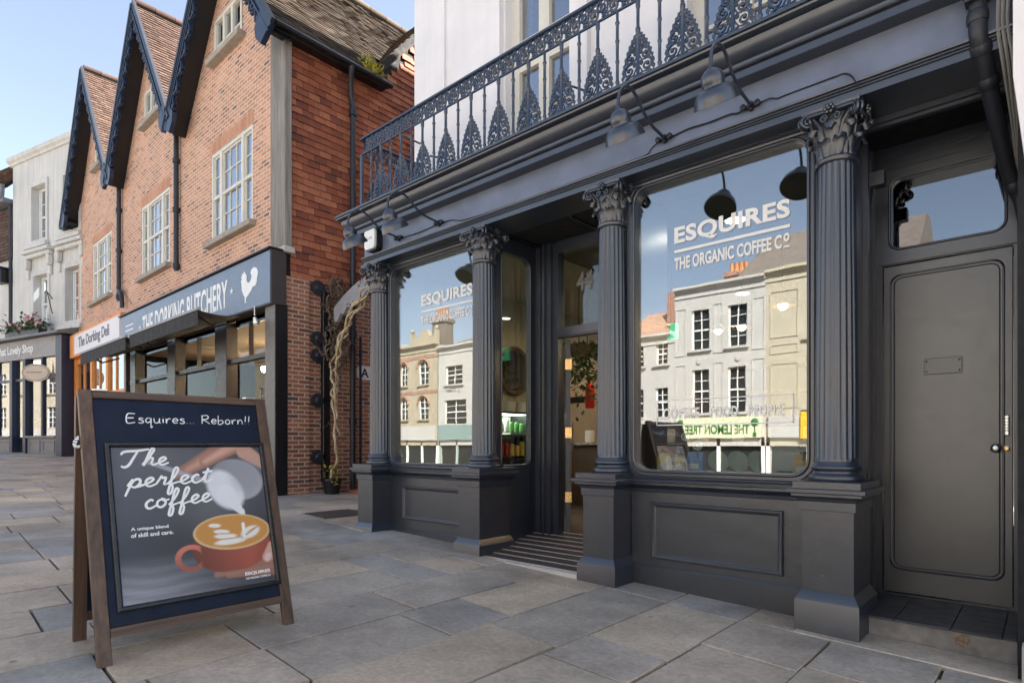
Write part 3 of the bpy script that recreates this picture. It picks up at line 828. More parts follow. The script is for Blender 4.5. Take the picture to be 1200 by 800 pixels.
# ------------------------------------------------------------------ swan-neck lamps
def make_lamp(label, loc):
    L = thing('swan_neck_lamp', label, 'lamp', loc, 0, 'swan-neck lamps along the fascia', local=True)
    arm = spline([(0,-.012,0), (0,-.10,.012), (0,-.20,.022), (0,-.32,.065), (0,-.42,.135), (0,-.50,.160), (0,-.58,.142), (0,-.635,.088), (0,-.66,.02), (0,-.672,-.05)], 5)
    part('swan_arm', MB().tube(arm, .0112, 8), M['lamp'], L, smooth=60)
    b = MB().bbox(-.012, .012, -.03, 0, -.03, .03, .003); b.bbox(-.055, .055, -.022, 0, -.012, .012, .003)
    b.lathe([(.020, 0), (.020, .018), (.010, .024)], (-.048, -.022, 0), 10, mY); b.lathe([(.020, 0), (.020, .018), (.010, .024)], (.048, -.022, 0), 10, mY)
    b.lathe([(.018, 0), (.020, .02), (.014, .04)], (0, 0, 0), 12, mY)
    part('wall_bracket', b, M['black'], L)
    A = Matrix.Rotation(R(30), 3, 'X')      # mouth turned back towards the shop
    top = Vector((0, -.672, -.045))
    prof = [(.014, .0), (.017, -.005), (.034, -.012), (.056, -.03), (.068, -.055), (.071, -.08), (.066, -.10), (.068, -.106), (.086, -.110), (.107, -.124), (.122, -.146), (.131, -.172), (.136, -.198), (.138, -.204), (.132, -.204), (.126, -.172), (.117, -.148), (.103, -.128), (.08, -.114), (.05, -.105), (.001, -.10)]
    sh = part('lamp_shade', MB().lathe(prof, top, 36, A), M['lamp'], L, smooth=60)
    part('shade_lining', MB().lathe([(.1305, -.202), (.124, -.172), (.115, -.149), (.101, -.1295), (.078, -.1155), (.05, -.1065), (.001, -.1015)], top, 36, A), plain('dark_teal_lining', (.012,.024,.026), .7, bs=0), sh, smooth=60)
    ctr = top + A @ Vector((0, 0, -.15))
    part('bulb', MB().ball(ctr, .038, 14, 8), plain('amber_bulb_glass', (.80,.50,.18), .15, bs=0), sh, smooth=60)
    return L
L0 = make_lamp('leftmost swan-neck lamp, beside the alarm box at the fascia\'s end', (-5.367, 4.108, 3.462))
for lab, loc in (('second swan-neck lamp from the left, above the left shop window', (-4.691, 4.108, 3.462)),
                 ('third swan-neck lamp, above the left half of the largest shop window', (-2.141, 4.108, 3.464)),
                 ('rightmost swan-neck lamp, nearest the drainpipe on the dark fascia', (-1.501, 4.108, 3.467))):
    c = copy_tree(L0); c.location = loc; c['label'] = lab
# lamp cable along the fascia
b = MB()
def sag(p, q, d, n=8): return [Vector(p).lerp(Vector(q), i/n) + Vector((0, 0, -d*4*(i/n)*(1-i/n))) for i in range(n+1)]
b.tube(sag((-5.32, 4.10, 3.462), (-4.74, 4.10, 3.462), .015), .005, 5)
b.tube(spline([(-4.64, 4.10, 3.462), (-4.5, 4.104, 3.45), (-4.3, 4.104, 3.405), (-3.6, 4.104, 3.395), (-2.5, 4.104, 3.395), (-2.30, 4.104, 3.40), (-2.26, 4.10, 3.43), (-2.19, 4.10, 3.462)], 4), .0042, 5)
b.tube(spline([(-2.09, 4.10, 3.462), (-1.95, 4.10, 3.475), (-1.8, 4.10, 3.465), (-1.65, 4.10, 3.468), (-1.6, 4.10, 3.455), (-1.55, 4.10, 3.465)], 4), .006, 5)
b.tube(spline([(-1.45, 4.10, 3.468), (-1.38, 4.10, 3.475), (-1.33, 4.10, 3.455), (-1.28, 4.104, 3.46), (-1.0, 4.104, 3.46), (-.93, 4.104, 3.455), (-.88, 4.06, 3.39), (-.86, 4.05, 3.34)], 4), .0045, 5)
solo('lamp_cable', b, M['black'], 'thin dark cable looping between the lamps along the fascia', 'cable', (-3, 4.1, 3.46))
# alarm box
b = MB().prism(rrect(-.112, .112, -.135, .135, .05), lambda a, c, d: (a, -d, c), 0, .075)
al = thing('alarm_box', 'white alarm box on the left end of the fascia', 'alarm box', (-5.80, 4.108, 3.535), local=True)
part('alarm_case', b, M['black'], al)
part('alarm_cover', MB().prism(rrect(-.097, .097, -.12, .12, .045), lambda a, c, d: (a, -d, c), .076, .105), M['white'], al)
t = text_mb('ALARM', .11, .028, lambda a, c, d: (-.055+a, -.1055-d, -.01+c), .02, .001); part('alarm_lettering', t, plain('faint_grey_print', (.45,.40,.40), .6, bs=0), al, smooth=0)

# ------------------------------------------------------------------ rainwater pipe and cables at the right end
dp = thing('rainwater_pipe', 'dark rainwater pipe with hopper elbow at the right end of the coffee shop', 'drainpipe', (-.2, 4.3, 0))
pts = spline([(-.285, 4.045, 3.56), (-.283, 4.045, 3.44), (-.280, 4.06, 3.36), (-.262, 4.14, 3.27), (-.245, 4.26, 3.16), (-.20, 4.54, 2.91), (-.165, 4.68, 2.76), (-.132, 4.74, 2.66), (-.112, 4.745, 2.52)], 5)
part('pipe', MB().tube(pts + [(-.110, 4.745, .12)], [.042]*(len(pts)-8) + [.040, .038, .036, .034, .032, .031, .030, .030] + [.030], 14), M['pipe'], dp, smooth=60)
b = MB()
def collar(p, d, r=.050, L=.03):
    d = Vector(d).normalized(); p = Vector(p); b.tube([p - d*L, p - d*L*.6, p + d*L*.6, p + d*L], [r*.9, r, r, r*.9], 14)
for p_, d_ in (((-.284, 4.045, 3.46), (0, 0, 1)), ((-.272, 4.10, 3.315), (.1, .6, -.8)), ((-.25, 4.23, 3.185), (.1, .65, -.7)), ((-.155, 4.70, 2.73), (.2, .5, -.8))):
    b = MB(); collar(p_, d_); part('pipe_collar', b, M['pipe'], dp, smooth=40)
b = MB().loft([[(-.285+sx*w, 4.02+sy*w*.8, z) for sx, sy in ((-1,-1), (1,-1), (1,1), (-1,1))] for w, z in ((.05, 3.53), (.055, 3.56), (.095, 3.72), (.095, 3.82))], True, True)
part('hopper', b, M['pipe'], dp, smooth=0)
b = MB()
for k in range(3):
    o = .02*k
    b.tube(spline([(-.20+o, 4.02, 3.85), (-.195+o, 4.03, 3.55), (-.20+o, 4.06, 3.38), (-.18+o, 4.15, 3.2), (-.15+o*.5, 4.5, 2.95), (-.135+o*.4, 4.8, 2.6)], 5), .009, 6)
solo('wall_cables', b, plain('grey_cable', (.22,.21,.19), .6), 'bundle of grey cables running down beside the rainwater pipe', 'cable', (-.2, 4.05, 3.6))
b = MB().box(-.885, -.80, 4.52, 4.60, 2.88, 2.97); b.tube(sag((-.86, 4.55, 2.88), (-.88, 4.56, 2.76), .0), .006, 5)
solo('junction_box', b, M['pipe'], 'small dark junction box on the recess wall above the side door', 'junction box', (-.85, 4.56, 2.9))

# neighbour at the right edge
nb = thing('neighbouring_building', 'white-painted neighbouring building at the right edge of the photo', 'building', (1.5, 4, 0))
b = MB().box(-.118, 5, 4.0, 12, -.2, 10); part('wall', b, M['nearblack'], nb, smooth=0)
b = MB().loft([[(x0, 3.86, z), (5, 3.86, z), (5, 3.999, z), (x0, 3.999, z)] for x0, z in ((-.085, 2.55), (-.128, 2.97), (-.132, 3.0), (-.132, 10))], True, True)
part('white_front', b, M['whitewall'], nb, smooth=0)
part('plinth', MB().bbox(-.100, 5, 3.90, 3.999, -.2, .18, .01), M['stonepale'], nb, smooth=0)

# ------------------------------------------------------------------ A-board
ab = thing('a_board_sign', 'wooden A-board with a coffee poster and chalk lettering standing on the pavement', 'A-board', (-3.424, 1.318, .088), R(90) + R(-.5), local=True)
TH = R(16); ct, st_ = math.cos(TH), math.sin(TH); BW = 1.011
def bf(u, v, n=0.):      # board face coordinates -> local
    return (u - BW/2, v*st_ - n*ct, v*ct + n*st_)
def bbx(mb, u0, u1, v0, v1, n0, n1, taper=0):
    ch = .003
    rings = []
    for n, i in ((n0, 0), (n1-ch, 0), (n1, ch)):
        rings.append([bf(u0+i, v0+i, n), bf(u1-i, v0+i, n), bf(u1-i, v1-i, n), bf(u0+i, v1-i, n)])
    return mb.loft(rings, True, True)
part('frame_stile', bbx(MB(), 0, .062, -.0, 1.440, -.032, 0), M['boardwood'], ab, smooth=0)
part('frame_stile', bbx(MB(), BW-.062, BW, -.0, 1.440, -.032, 0), M['boardwood'], ab, smooth=0)
part('frame_rail', bbx(MB(), .0625, BW-.0625, 1.395, 1.438, -.032, -.001), M['boardwoodx'], ab, smooth=0)
part('frame_rail', bbx(MB(), .0625, BW-.0625, .135, .180, -.032, -.002), M['boardwoodx'], ab, smooth=0)
part('chalkboard', bbx(MB(), .0625, BW-.0625, .1805, 1.3945, -.028, -.012), M['chalk'], ab, smooth=0)
# rear frame
def rf_(u, v, n=0.):
    W = BW; top = (1.42*st_, 1.40*ct)
    a = R(2.5)
    return (u - W/2, top[0] + .045 + v*math.sin(a) + n*math.cos(a), top[1] - v*math.cos(a) + n*math.sin(a))
def rbx(mb, u0, u1, v0, v1, n0=0, n1=.030):
    return mb.loft([[rf_(u0, v0, n), rf_(u1, v0, n), rf_(u1, v1, n), rf_(u0, v1, n)] for n in (n0, n1)], True, True)
part('rear_leg', rbx(MB(), .0, .06, 0, 1.349), M['boardwood'], ab, smooth=0)
part('rear_leg', rbx(MB(), BW-.06, BW, 0, 1.349), M['boardwood'], ab, smooth=0)
part('rear_rail', rbx(MB(), .0605, BW-.0605, 1.17, 1.22, 0, .028), M['boardwoodx'], ab, smooth=0)
part('rear_rail', rbx(MB(), .0605, BW-.0605, .0, .045, 0, .028), M['boardwoodx'], ab, smooth=0)
part('rear_panel', rbx(MB(), .0605, BW-.0605, .0455, 1.1695, .008, .02), M['chalk'], ab, smooth=0)
b = MB()
for u in (.10, BW-.10): b.box(u-BW/2-.03, u-BW/2+.03, 1.36*st_+.01, 1.36*st_+.062, 1.437*ct, 1.441*ct+.004)
part('hinge', b, M['steel'], ab, smooth=0)
b = MB()
for k in range(14):
    a = k*1.1; b.ball((-BW/2 - .012 + .008*math.cos(a), 1.16*st_ + .02 + .012*k*.5*.6, 1.16*ct - .012*math.sin(a*.7) - abs(k-6)*.006), .010, 6, 4)
part('side_chain', b, M['steel'], ab, smooth=60)
# poster snap frame
b = MB(); P = (.100, .960, .250, 1.146)
prof = [(0, 0), (0, .014), (.006, .020), (.018, .020), (.026, .012), (.028, .004)]
rings = [[bf(P[0]+i, P[2]+i, n-.012), bf(P[1]-i, P[2]+i, n-.012), bf(P[1]-i, P[3]-i, n-.012), bf(P[0]+i, P[3]-i, n-.012)] for i, n in prof]
base = 0
for r in rings: b.v.extend(r)
for i in range(len(rings)-1):
    for j in range(4):
        k = (j+1) % 4; b.f.append((i*4+j, i*4+k, (i+1)*4+k, (i+1)*4+j))
part('snap_frame', b, plain('black_anodised_frame', (.02,.022,.026), .3, .4, bs=0), ab, smooth=20)
# printed poster: a fine grid carrying the print as colours
import numpy as np
U0, U1, V0, V1 = .127, .933, .277, 1.120
NX, NY = 300, 312
uu, vv = np.meshgrid(np.linspace(U0, U1, NX), np.linspace(V0, V1, NY))
img = np.zeros((NY, NX, 3)); 
def smooth(x, a, b_): t = np.clip((x-a)/(b_-a), 0, 1); return t*t*(3-2*t)
s = (uu-U0)/(U1-U0); t = (vv-V0)/(V1-V0)
rng = np.random.RandomState(4)
img[:] = np.array([.075, .078, .095])
img += (.05*np.exp(-((s-.25)**2/.10 + (t-.98)**2/.08)))[..., None]*np.array([1, 1, 1.05])
img += (.055*np.exp(-((s-.62)**2/.03 + (t-.55)**2/.10)))[..., None]*np.array([1, 1.02, .9])
img *= (.55 + .45*smooth(np.abs(t-.33), .0, .25))[..., None]
# table top: grey planks, lit towards the lower left
tab = smooth(t, .30, .20)
lines = .5 + .5*np.sin(90*t + 6*s + 2*np.sin(9*s)); grain = .75 + .25*lines + rng.rand(NY, 1)*.15
tcol = np.array([.22, .225, .25])*(.35 + .95*np.exp(-((s-.05)**2/.22 + (t-.02)**2/.03)))[..., None]*grain[..., None]
img = img*(1-tab[..., None]) + tcol*tab[..., None]
def blend(mask, col):
    global img
    col = np.array(col) if not hasattr(col, 'shape') else col
    img = img*(1-mask[..., None]) + col*mask[..., None]
def ell(cx, cy, rx, ry, rot=0., soft=.12):
    c, q = math.cos(rot), math.sin(rot); dx, dy = uu-cx, vv-cy
    d = np.sqrt(((dx*c+dy*q)/rx)**2 + ((-dx*q+dy*c)/ry)**2); return smooth(-d, -1-soft, -1+soft)
def capsule(p, q, r0, r1, soft=.008):
    px, py = q[0]-p[0], q[1]-p[1]; h = np.clip(((uu-p[0])*px + (vv-p[1])*py)/(px*px+py*py), 0, 1)
    d = np.hypot(uu-p[0]-h*px, vv-p[1]-h*py) - (r0 + (r1-r0)*h); return smooth(-d, -soft, soft), h, d
skin = np.array([.62, .36, .27]); skd = np.array([.36, .18, .13])
# fingers holding the jug, from the top edge
for p, q, r0, r1, br in (((.80, 1.16), (.44, .955), .060, .026, .8), ((.84, 1.17), (.50, .985), .06, .03, .95), ((.88, 1.19), (.60, 1.03), .055, .032, 1.1)):
    m, h, d = capsule(p, q, r0, r1, .010); sh = smooth(-d, 0, .035)
    blend(m*.92, skd*(1-sh[..., None]) + skin*br*sh[..., None])
m, h, d = capsule((.84, 1.09), (.97, .99), .05, .03, .01); blend(m, skin*.95*np.ones_like(img))
# jug: handle bar, steel body, milk lip
m, h, d = capsule((.30, 1.035), (.62, .90), .012, .014, .006); blend(m*.85, [.42, .43, .47])
body = ell(.775, .915, .155, .125, -.3, .06)
shade = np.clip(.55 + 1.6*(uu-.70) - .6*(vv-.9), .25, .95)
blend(body, np.stack([.34*shade+.12, .35*shade+.12, .38*shade+.13], -1))
blend(ell(.70, .855, .092, .13, .55, .15), [.80, .80, .83])
blend(ell(.84, .93, .10, .10, 0, .5)*.5, [.30, .31, .33])
m, h, d = capsule((.70, .83), (.785, .70), .055, .012, .006); blend(m, [.84, .84, .86])
m, h, d = capsule((.785, .72), (.778, .575), .012, .010, .004); blend(m, [.88, .88, .88])
# saucer hand, cup
for p, q, r0, r1 in (((.93, .40), (.60, .365), .045, .018), ((.95, .345), (.66, .35), .035, .015)):
    m, h, d = capsule(p, q, r0, r1, .008); blend(m*.8, skd*1.2)
cup = ell(.705, .52, .225, .155, .05, .03)*smooth(vv, .365, .38)
cs = np.clip(1.0 - 2.2*np.abs(uu-.80) + .6*(vv-.40), .35, 1.1)
blend(cup*smooth(-vv, -.60, -.575), np.stack([.43*cs, .115*cs, .075*cs], -1))
for k in range(26):
    a = R(20 + 300*k/25); pass
hm = np.abs(np.hypot((uu-.475)/1.15, vv-.475) - .062); handle = smooth(-hm, -.017, -.010)*smooth(-uu, -.535, -.515)
blend(handle, np.array([.50, .15, .10])*(.7 + .6*smooth(vv, .42, .54))[..., None])
blend(ell(.715, .60, .222, .105, -.02, .02), [.72, .50, .25])
blend(ell(.715, .602, .208, .094, -.02, .03), np.stack([.55 + .12*s, .26 + .06*s, .06 + .02*s], -1))
for (cx, cy, rx, ry, ro) in ((.695, .545, .088, .019, .04), (.670, .578, .062, .016, -.06), (.650, .606, .044, .013, -.12), (.615, .645, .034, .012, -.1), (.815, .588, .058, .033, .32)):
    blend(ell(cx, cy, rx, ry, ro, .25), [.90, .87, .80])
for cx, cy, rx, ry, ro in ((.80, .578, .05, .004, .55), (.82, .592, .05, .004, .45), (.835, .606, .04, .004, .4), (.69, .561, .07, .004, 0), (.665, .593, .05, .004, -.08)): blend(ell(cx, cy, rx, ry, ro, .4)*.8, [.60, .32, .10])
m, h, d = capsule((.778, .64), (.777, .562), .010, .009, .004); blend(m, [.92, .90, .86])
m, h, d = capsule((.95, .47), (.90, .425), .050, .030, .008); blend(m, skin*1.15*np.ones_like(img))
blend(ell(.905, .425, .018, .028, -.6, .3), [.78, .58, .52])
img = np.clip(img*.86*(.93 + .14*rng.rand(NY, NX, 1)), 0, 1)
me = bpy.data.meshes.new('poster')
vs = [bf(a, c, -.0095) for a, c in zip(uu.ravel(), vv.ravel())]
fs = [(j*NX+i, j*NX+i+1, (j+1)*NX+i+1, (j+1)*NX+i) for j in range(NY-1) for i in range(NX-1)]
me.from_pydata(vs, [], fs); me.update()
ca = me.color_attributes.new('print', 'FLOAT_COLOR', 'POINT')
ca.data.foreach_set('color', np.concatenate([img.reshape(-1, 3), np.ones((NX*NY, 1))], 1).astype(np.float32).ravel())
N = NT('printed_poster'); a = N.new('ShaderNodeVertexColor', layer_name='print'); N.l(a.outputs[0], N.b.inputs['Base Color']); N.b.inputs['Roughness'].default_value = .22; N.b.inputs['Specular IOR Level'].default_value = .35
me.materials.append(N.m)
po = link('poster', me); po.parent = ab; ORG[po.name] = (0,0,0)

# hand-drawn letters: strokes in units of the x-height
GL = {
 'T': (1.62, [[(.0,1.55),(.25,1.95),(1.2,2.02),(2.1,2.2)], [(1.25,2.0),(.95,1.1),(.65,.2),(.35,-.12),(.05,.05)]]),
 'h': (1.15, [[(0,.1),(.5,1.1),(.85,2.05),(.72,2.3),(.55,1.9),(.3,.8),(.12,0),(.35,.65),(.65,1.0),(.8,.85),(.7,.3),(.85,0),(1.15,.2)]]),
 'e': (.85, [[(0,.2),(.45,.5),(.66,.82),(.48,1.02),(.2,.75),(.16,.25),(.42,-.02),(.9,.25)]]),
 'p': (1.05, [[(0,.2),(.35,.95),(.2,.3),(-.12,-1.0)], [(.22,.4),(.5,.92),(.8,.9),(.8,.4),(.5,.0),(.25,.15)], [(.6,.02),(1.1,.25)]]),
 'r': (.8, [[(0,.2),(.3,.95),(.36,1.12),(.42,.9),(.66,.92),(.6,.5),(.55,.1),(.85,.15)]]),
 'f': (.8, [[(0,.15),(.45,.9),(.72,1.8),(.6,2.1),(.42,1.7),(.22,.3),(.02,-1.0),(.22,-1.1),(.35,-.4),(.32,.05),(.85,.3)]]),
 'c': (.78, [[(.62,.82),(.45,1.02),(.15,.7),(.14,.22),(.4,-.02),(.82,.25)]]),
 't': (.75, [[(0,.2),(.35,.95),(.55,1.75),(.35,.9),(.25,.15),(.45,.0),(.8,.25)], [(.1,1.2),(.85,1.36)]]),
 'o': (.95, [[(.5,1.0),(.18,.75),(.12,.25),(.4,-.02),(.7,.3),(.68,.8),(.45,1.0),(.6,.75),(1.0,.85)]]),
 'E': (1.3, [[(1.0,1.85),(.15,1.75),(.1,.0),(1.0,.1)], [(.12,.95),(.85,1.02)]]),
 's': (.8, [[(.62,.9),(.3,1.0),(.15,.75),(.55,.45),(.6,.12),(.3,-.05),(.05,.1)]]),
 'q': (.95, [[(.7,.9),(.3,1.0),(.08,.5),(.3,.05),(.65,.4),(.72,.95),(.68,-.9),(.9,-.65)]]),
 'u': (.95, [[(.1,1.0),(.12,.25),(.4,0),(.68,.35),(.72,1.0),(.74,.1),(.88,0)]]),
 'i': (.45, [[(.2,.95),(.2,.05)], [(.2,1.4),(.21,1.43)]]),
 'R': (1.3, [[(.15,0),(.2,1.8)], [(.05,1.7),(.8,1.85),(1.0,1.4),(.7,1.0),(.2,.9),(.6,.6),(1.15,.0)]]),
 'b': (.95, [[(.12,1.9),(.1,0),(.5,.0),(.75,.4),(.55,.85),(.14,.6)]]),
 'n': (.95, [[(.1,1.0),(.12,0),(.2,.65),(.5,1.0),(.7,.7),(.74,0)]]),
 '.': (.4, [[(.15,.02),(.17,.06)]]), '!': (.5, [[(.32,1.9),(.2,.55)], [(.17,.05),(.18,.1)]]), ' ': (.7, []),
 'r2': (.8, [[(.1,1.0),(.14,0),(.2,.6),(.45,.98),(.68,.9)]]), 'e2': (.9, [[(.1,.5),(.68,.58),(.6,.95),(.3,.98),(.1,.5),(.3,.05),(.72,.15)]]), 'o2': (.9, [[(.4,1.0),(.1,.6),(.2,.08),(.55,.05),(.72,.5),(.55,.95),(.38,1.0)]]),
}
def write(mb, s, u, v, xh, rad, width, slant=0., rise=0., printed=False, nn=-.0075):
    tot = 0; seq = []
    for ch in s:
        key = ch + '2' if printed and ch + '2' in GL else ch
        seq.append((tot, GL[key][1])); tot += GL[key][0]
    k = width/tot
    nv = Vector(bf(0, 0, 1)) - Vector(bf(0, 0, 0))
    for ox, strokes in seq:
        for stt in strokes:
            pts = [(u + (ox + a)*k + c*xh*slant, v + c*xh + rise*(ox + a)*k) for a, c in stt]
            sp_ = spline([(p[0], p[1], 0) for p in pts], 6)
            n = len(sp_)
            rr = [rad*(.75 + .35*math.sin(PI*min(1, (i+.5)/n))) for i in range(n)]
            mb.tube([bf(p[0], p[1], nn) for p in sp_], rr, 6, False, (nv, .12))
b = MB()
write(b, 'The', .165, 1.012, .042, .0066, .235, .12, .03)
write(b, 'perfect', .190, .893, .046, .0066, .432, .10, .04)
write(b, 'coffee', .262, .772, .046, .0066, .350, .10, .06)
part('script_lettering', b, M['white'], ab, smooth=60)
b = MB()
for txt, u, v, w, h in (('A unique blend', .190, .654, .182, .020), ('of skill and care.', .188, .622, .206, .020)):
    q = text_mb(txt, w, h*1.15, lambda a, c, d: bf(u + a, v + c, -.009 + d), .025, .0008); b.add(q.v, q.f)
q = text_mb('ESQUIRES', .150, .022, lambda a, c, d: bf(.755 + a, .330 + c, -.009 + d), .035, .0008); b.add(q.v, q.f)
q = text_mb('THE ORGANIC COFFEE Co', .150, .012, lambda a, c, d: bf(.755 + a, .308 + c, -.009 + d), .03, .0008); b.add(q.v, q.f)
part('small_lettering', b, M['white'], ab, smooth=60)
b = MB(); write(b, 'Esquires... Reborn!!', .212, 1.262, .0285, .0032, .69, .06, .01, True, -.0115)
part('chalk_writing', b, M['chalkwhite'], ab, smooth=60)
# ------------------------------------------------------------------ the brick building with three gables
bb = thing('brick_building', 'three-gabled orange brick building with navy bargeboards and tile-hung side wall', 'building', (-16.4, 5, .5))
FYB = 4.99
GAB = [(-21.05, 2.45, 12.15, 8.35), (-16.35, 2.25, 11.75, 8.30), (-11.8, 2.35, 11.25, 8.16)]     # centre, half width, peak, eave
XBL, XBR = -23.35, -9.65
swin = [(-21.63, -19.70, 5.44, 7.22), (-17.13, -15.15, 5.37, 7.15), (-12.78, -10.90, 5.28, 7.08)]
gwin = [(-21.25, -20.05, 9.40, 10.20), (-16.83, -15.50, 9.12, 9.92), (-12.58, -11.32, 8.92, 9.72)]
out = [(XBL, 3.4), (XBR, 3.4)]
for cx, hw, pk, ev in reversed(GAB):
    out += [(XBR, ev-.05+.26) if cx > -13 else (cx + hw, ev-.05), (cx, pk-.12), (cx - hw, ev-.05)]
# remove coincident valley points
o2 = []
for p in out:
    if p[0] < XBL: p = (XBL, p[1])
    if not o2 or abs(p[0]-o2[-1][0]) + abs(p[1]-o2[-1][1]) > .12: o2.append(p)
rc = lambda w: [(w[0], w[2]), (w[1], w[2]), (w[1], w[3]), (w[0], w[3])]
b = MB().sheet(o2, [rc(w) for w in swin + gwin], fnY(FYB), .12)
part('front_wall', b, M['frontbrick'], bb, smooth=0)
b = MB().box(XBL, XBL+.2, 5.05, 13, .2, 8.3); b.box(XBL, XBR, 12.8, 13, .2, 8.3)
for cx, hw, pk, ev in GAB: b.prism([(cx-hw, ev-.1), (cx+hw, ev-.1), (cx, pk-.1)], fnY(12.75), 0, .1)  # unseen rear gables added, with deepened roofs, to stop a sun leak
part('rear_wall', b, M['nearblack'], bb, smooth=0)
M['archbrick'] = island('arch_bricks', [(.62,.32,.20), (.68,.36,.23), (.56,.28,.17)], .85, 40, .3, .1)
# brick arches over the windows
for w in swin:
    b = MB(); n = 26
    for k in range(n):
        xa = w[0]-.06 + (w[1]-w[0]+.12)*k/n; xb = w[0]-.06 + (w[1]-w[0]+.12)*(k+1)/n - .012
        b.box(xa, xb, FYB-.004, FYB+.02, w[3]+.015, w[3]+.24)
    part('window_arch', b, M['archbrick'], bb, smooth=0)
def sash(parent, x0, x1, z0, z1, y, mat, tri=True, cas=False, sill=True):
    b = MB(); f = .07
    b.box(x0, x0+f, y, y+.09, z0, z1); b.box(x1-f, x1, y, y+.09, z0, z1); b.box(x0+f, x1-f, y, y+.09, z1-f, z1); b.box(x0+f, x1-f, y, y+.09, z0, z0+f*.9)
    ix0, ix1, iz0, iz1 = x0+f, x1-f, z0+f*.9, z1-f; yb = y+.03
    if tri:
        m0 = ix0 + (ix1-ix0)*.22; m1 = ix1 - (ix1-ix0)*.22
        for m in (m0, m1): b.box(m-.05, m+.05, y-.004, y+.088, iz0, iz1)
        zm = (iz0+iz1)/2
        for q0, q1, nb in ((ix0, m0-.05, 1), (m0+.05, m1-.05, 3), (m1+.05, ix1, 1)):
            b.box(q0, q1, yb-.02, yb+.05, zm-.03, zm+.03)
            b.box(q0, q0+.035, yb, yb+.04, iz0, iz1); b.box(q1-.035, q1, yb, yb+.04, iz0, iz1)
            b.box(q0, q1, yb+.001, yb+.041, iz0, iz0+.06); b.box(q0, q1, yb+.001, yb+.041, iz1-.035, iz1)
            for k in range(1, nb): 
                xx = q0 + (q1-q0)*k/nb; b.box(xx-.011, xx+.011, yb+.004, yb+.036, iz0, iz1)
            for zz in (iz0+(zm-iz0)*.5, zm+(iz1-zm)*.5): b.box(q0, q1, yb+.006, yb+.034, zz-.011, zz+.011)
    else:
        nm = 2 if not cas else 3
        for k in range(1, nm):
            xx = ix0 + (ix1-ix0)*k/nm; w_ = .045 if cas else .014
            b.box(xx-w_, xx+w_, y+.002, y+.08, iz0, iz1)
        zm = (iz0+iz1)/2
        if not cas:
            b.box(ix0, ix1, yb-.02, yb+.05, zm-.03, zm+.03)
            for zz in (iz0+(zm-iz0)*.5, zm+(iz1-zm)*.5): b.box(ix0, ix1, yb+.004, yb+.036, zz-.012, zz+.012)
            b.box(ix0, ix0+.04, yb, yb+.04, iz0, iz1); b.box(ix1-.04, ix1, yb, yb+.04, iz0, iz1)
        else: b.box(ix0, ix1, yb+.004, yb+.036, iz0+(iz1-iz0)*.33-.016, iz0+(iz1-iz0)*.33+.016)
    w = part('window', b, mat, parent, smooth=0)
    part('pane', MB().box(ix0-.02, ix1+.02, yb+.022, yb+.027, iz0-.02, iz1+.02), M['glass_up'], w, smooth=0)
    bk = MB().box(x0+.02, x1-.02, y+.35, y+.37, z0, z1)
    if tri:      # pale blinds and curtains behind
        bk.box(x0+.05, x0+.5, y+.18, y+.20, z0, z1); bk.box(x1-.5, x1-.05, y+.18, y+.20, z0, z1)
    part('curtain', bk, M['curtain'], w, smooth=0)
    if sill:
        part('sill', MB().bbox(x0-.12, x1+.12, y-.14, y+.03, z0-.11, z0-.002, .01), M['sillstone'], w, smooth=0)
    return w
M['curtain'] = plain('pale_curtain', (.42,.44,.48), .9, var=.1, bs=0)
M['sillstone'] = plain('stone_sill', (.34,.30,.25), .85, var=.15)
for w in swin: sash(bb, *w, FYB+.01, M['creamwood'])
for w in gwin: sash(bb, *w, FYB-.02, M['creamwood'], False, True)
# roofs: one sheet of separate tiles for each slope
def slope(name, A, u, v, W, L, mat, parent, tw=.17, th=.11, seed=1, thick=.10):
    """A: eave corner; u along the eave, v up the slope (unit vectors)"""
    rr = random.Random(seed); A, u, v = Vector(A), Vector(u).normalized(), Vector(v).normalized(); n = u.cross(v).normalized()
    if n.z < 0: n = -n
    b = MB(); rows = int(L/th)
    for r in range(rows):
        s = -(r % 2)*tw/2; off = 0
        while s < W:
            s0, s1 = max(s, 0), min(s+tw-.006, W)
            if s1 - s0 > .03:
                j = rr.uniform(0, .012); jt = rr.uniform(-.008, .008)
                p = [A + u*s0 + v*(r*th - .02 + jt) + n*(.024+j), A + u*s1 + v*(r*th - .02 + jt) + n*(.024+j*.6), A + u*s1 + v*((r+1)*th) + n*.004, A + u*s0 + v*((r+1)*th) + n*.004]
                q = [x - n*.012 for x in p]
                b.add(p+q, [(0,1,2,3), (0,4,5,1), (1,5,6,2), (3,7,4,0)])
            s += tw
    o = part(name, b, mat, parent, smooth=0)
    base = MB().loft([[A - n*thick, A + u*W - n*thick, A + u*W + v*L - n*thick, A + v*L - n*thick], [A, A + u*W, A + u*W + v*L, A + v*L]], True, True)
    part('roof_boarding', base, M['nearblack'], o, smooth=0)
    return o
yF = 4.62
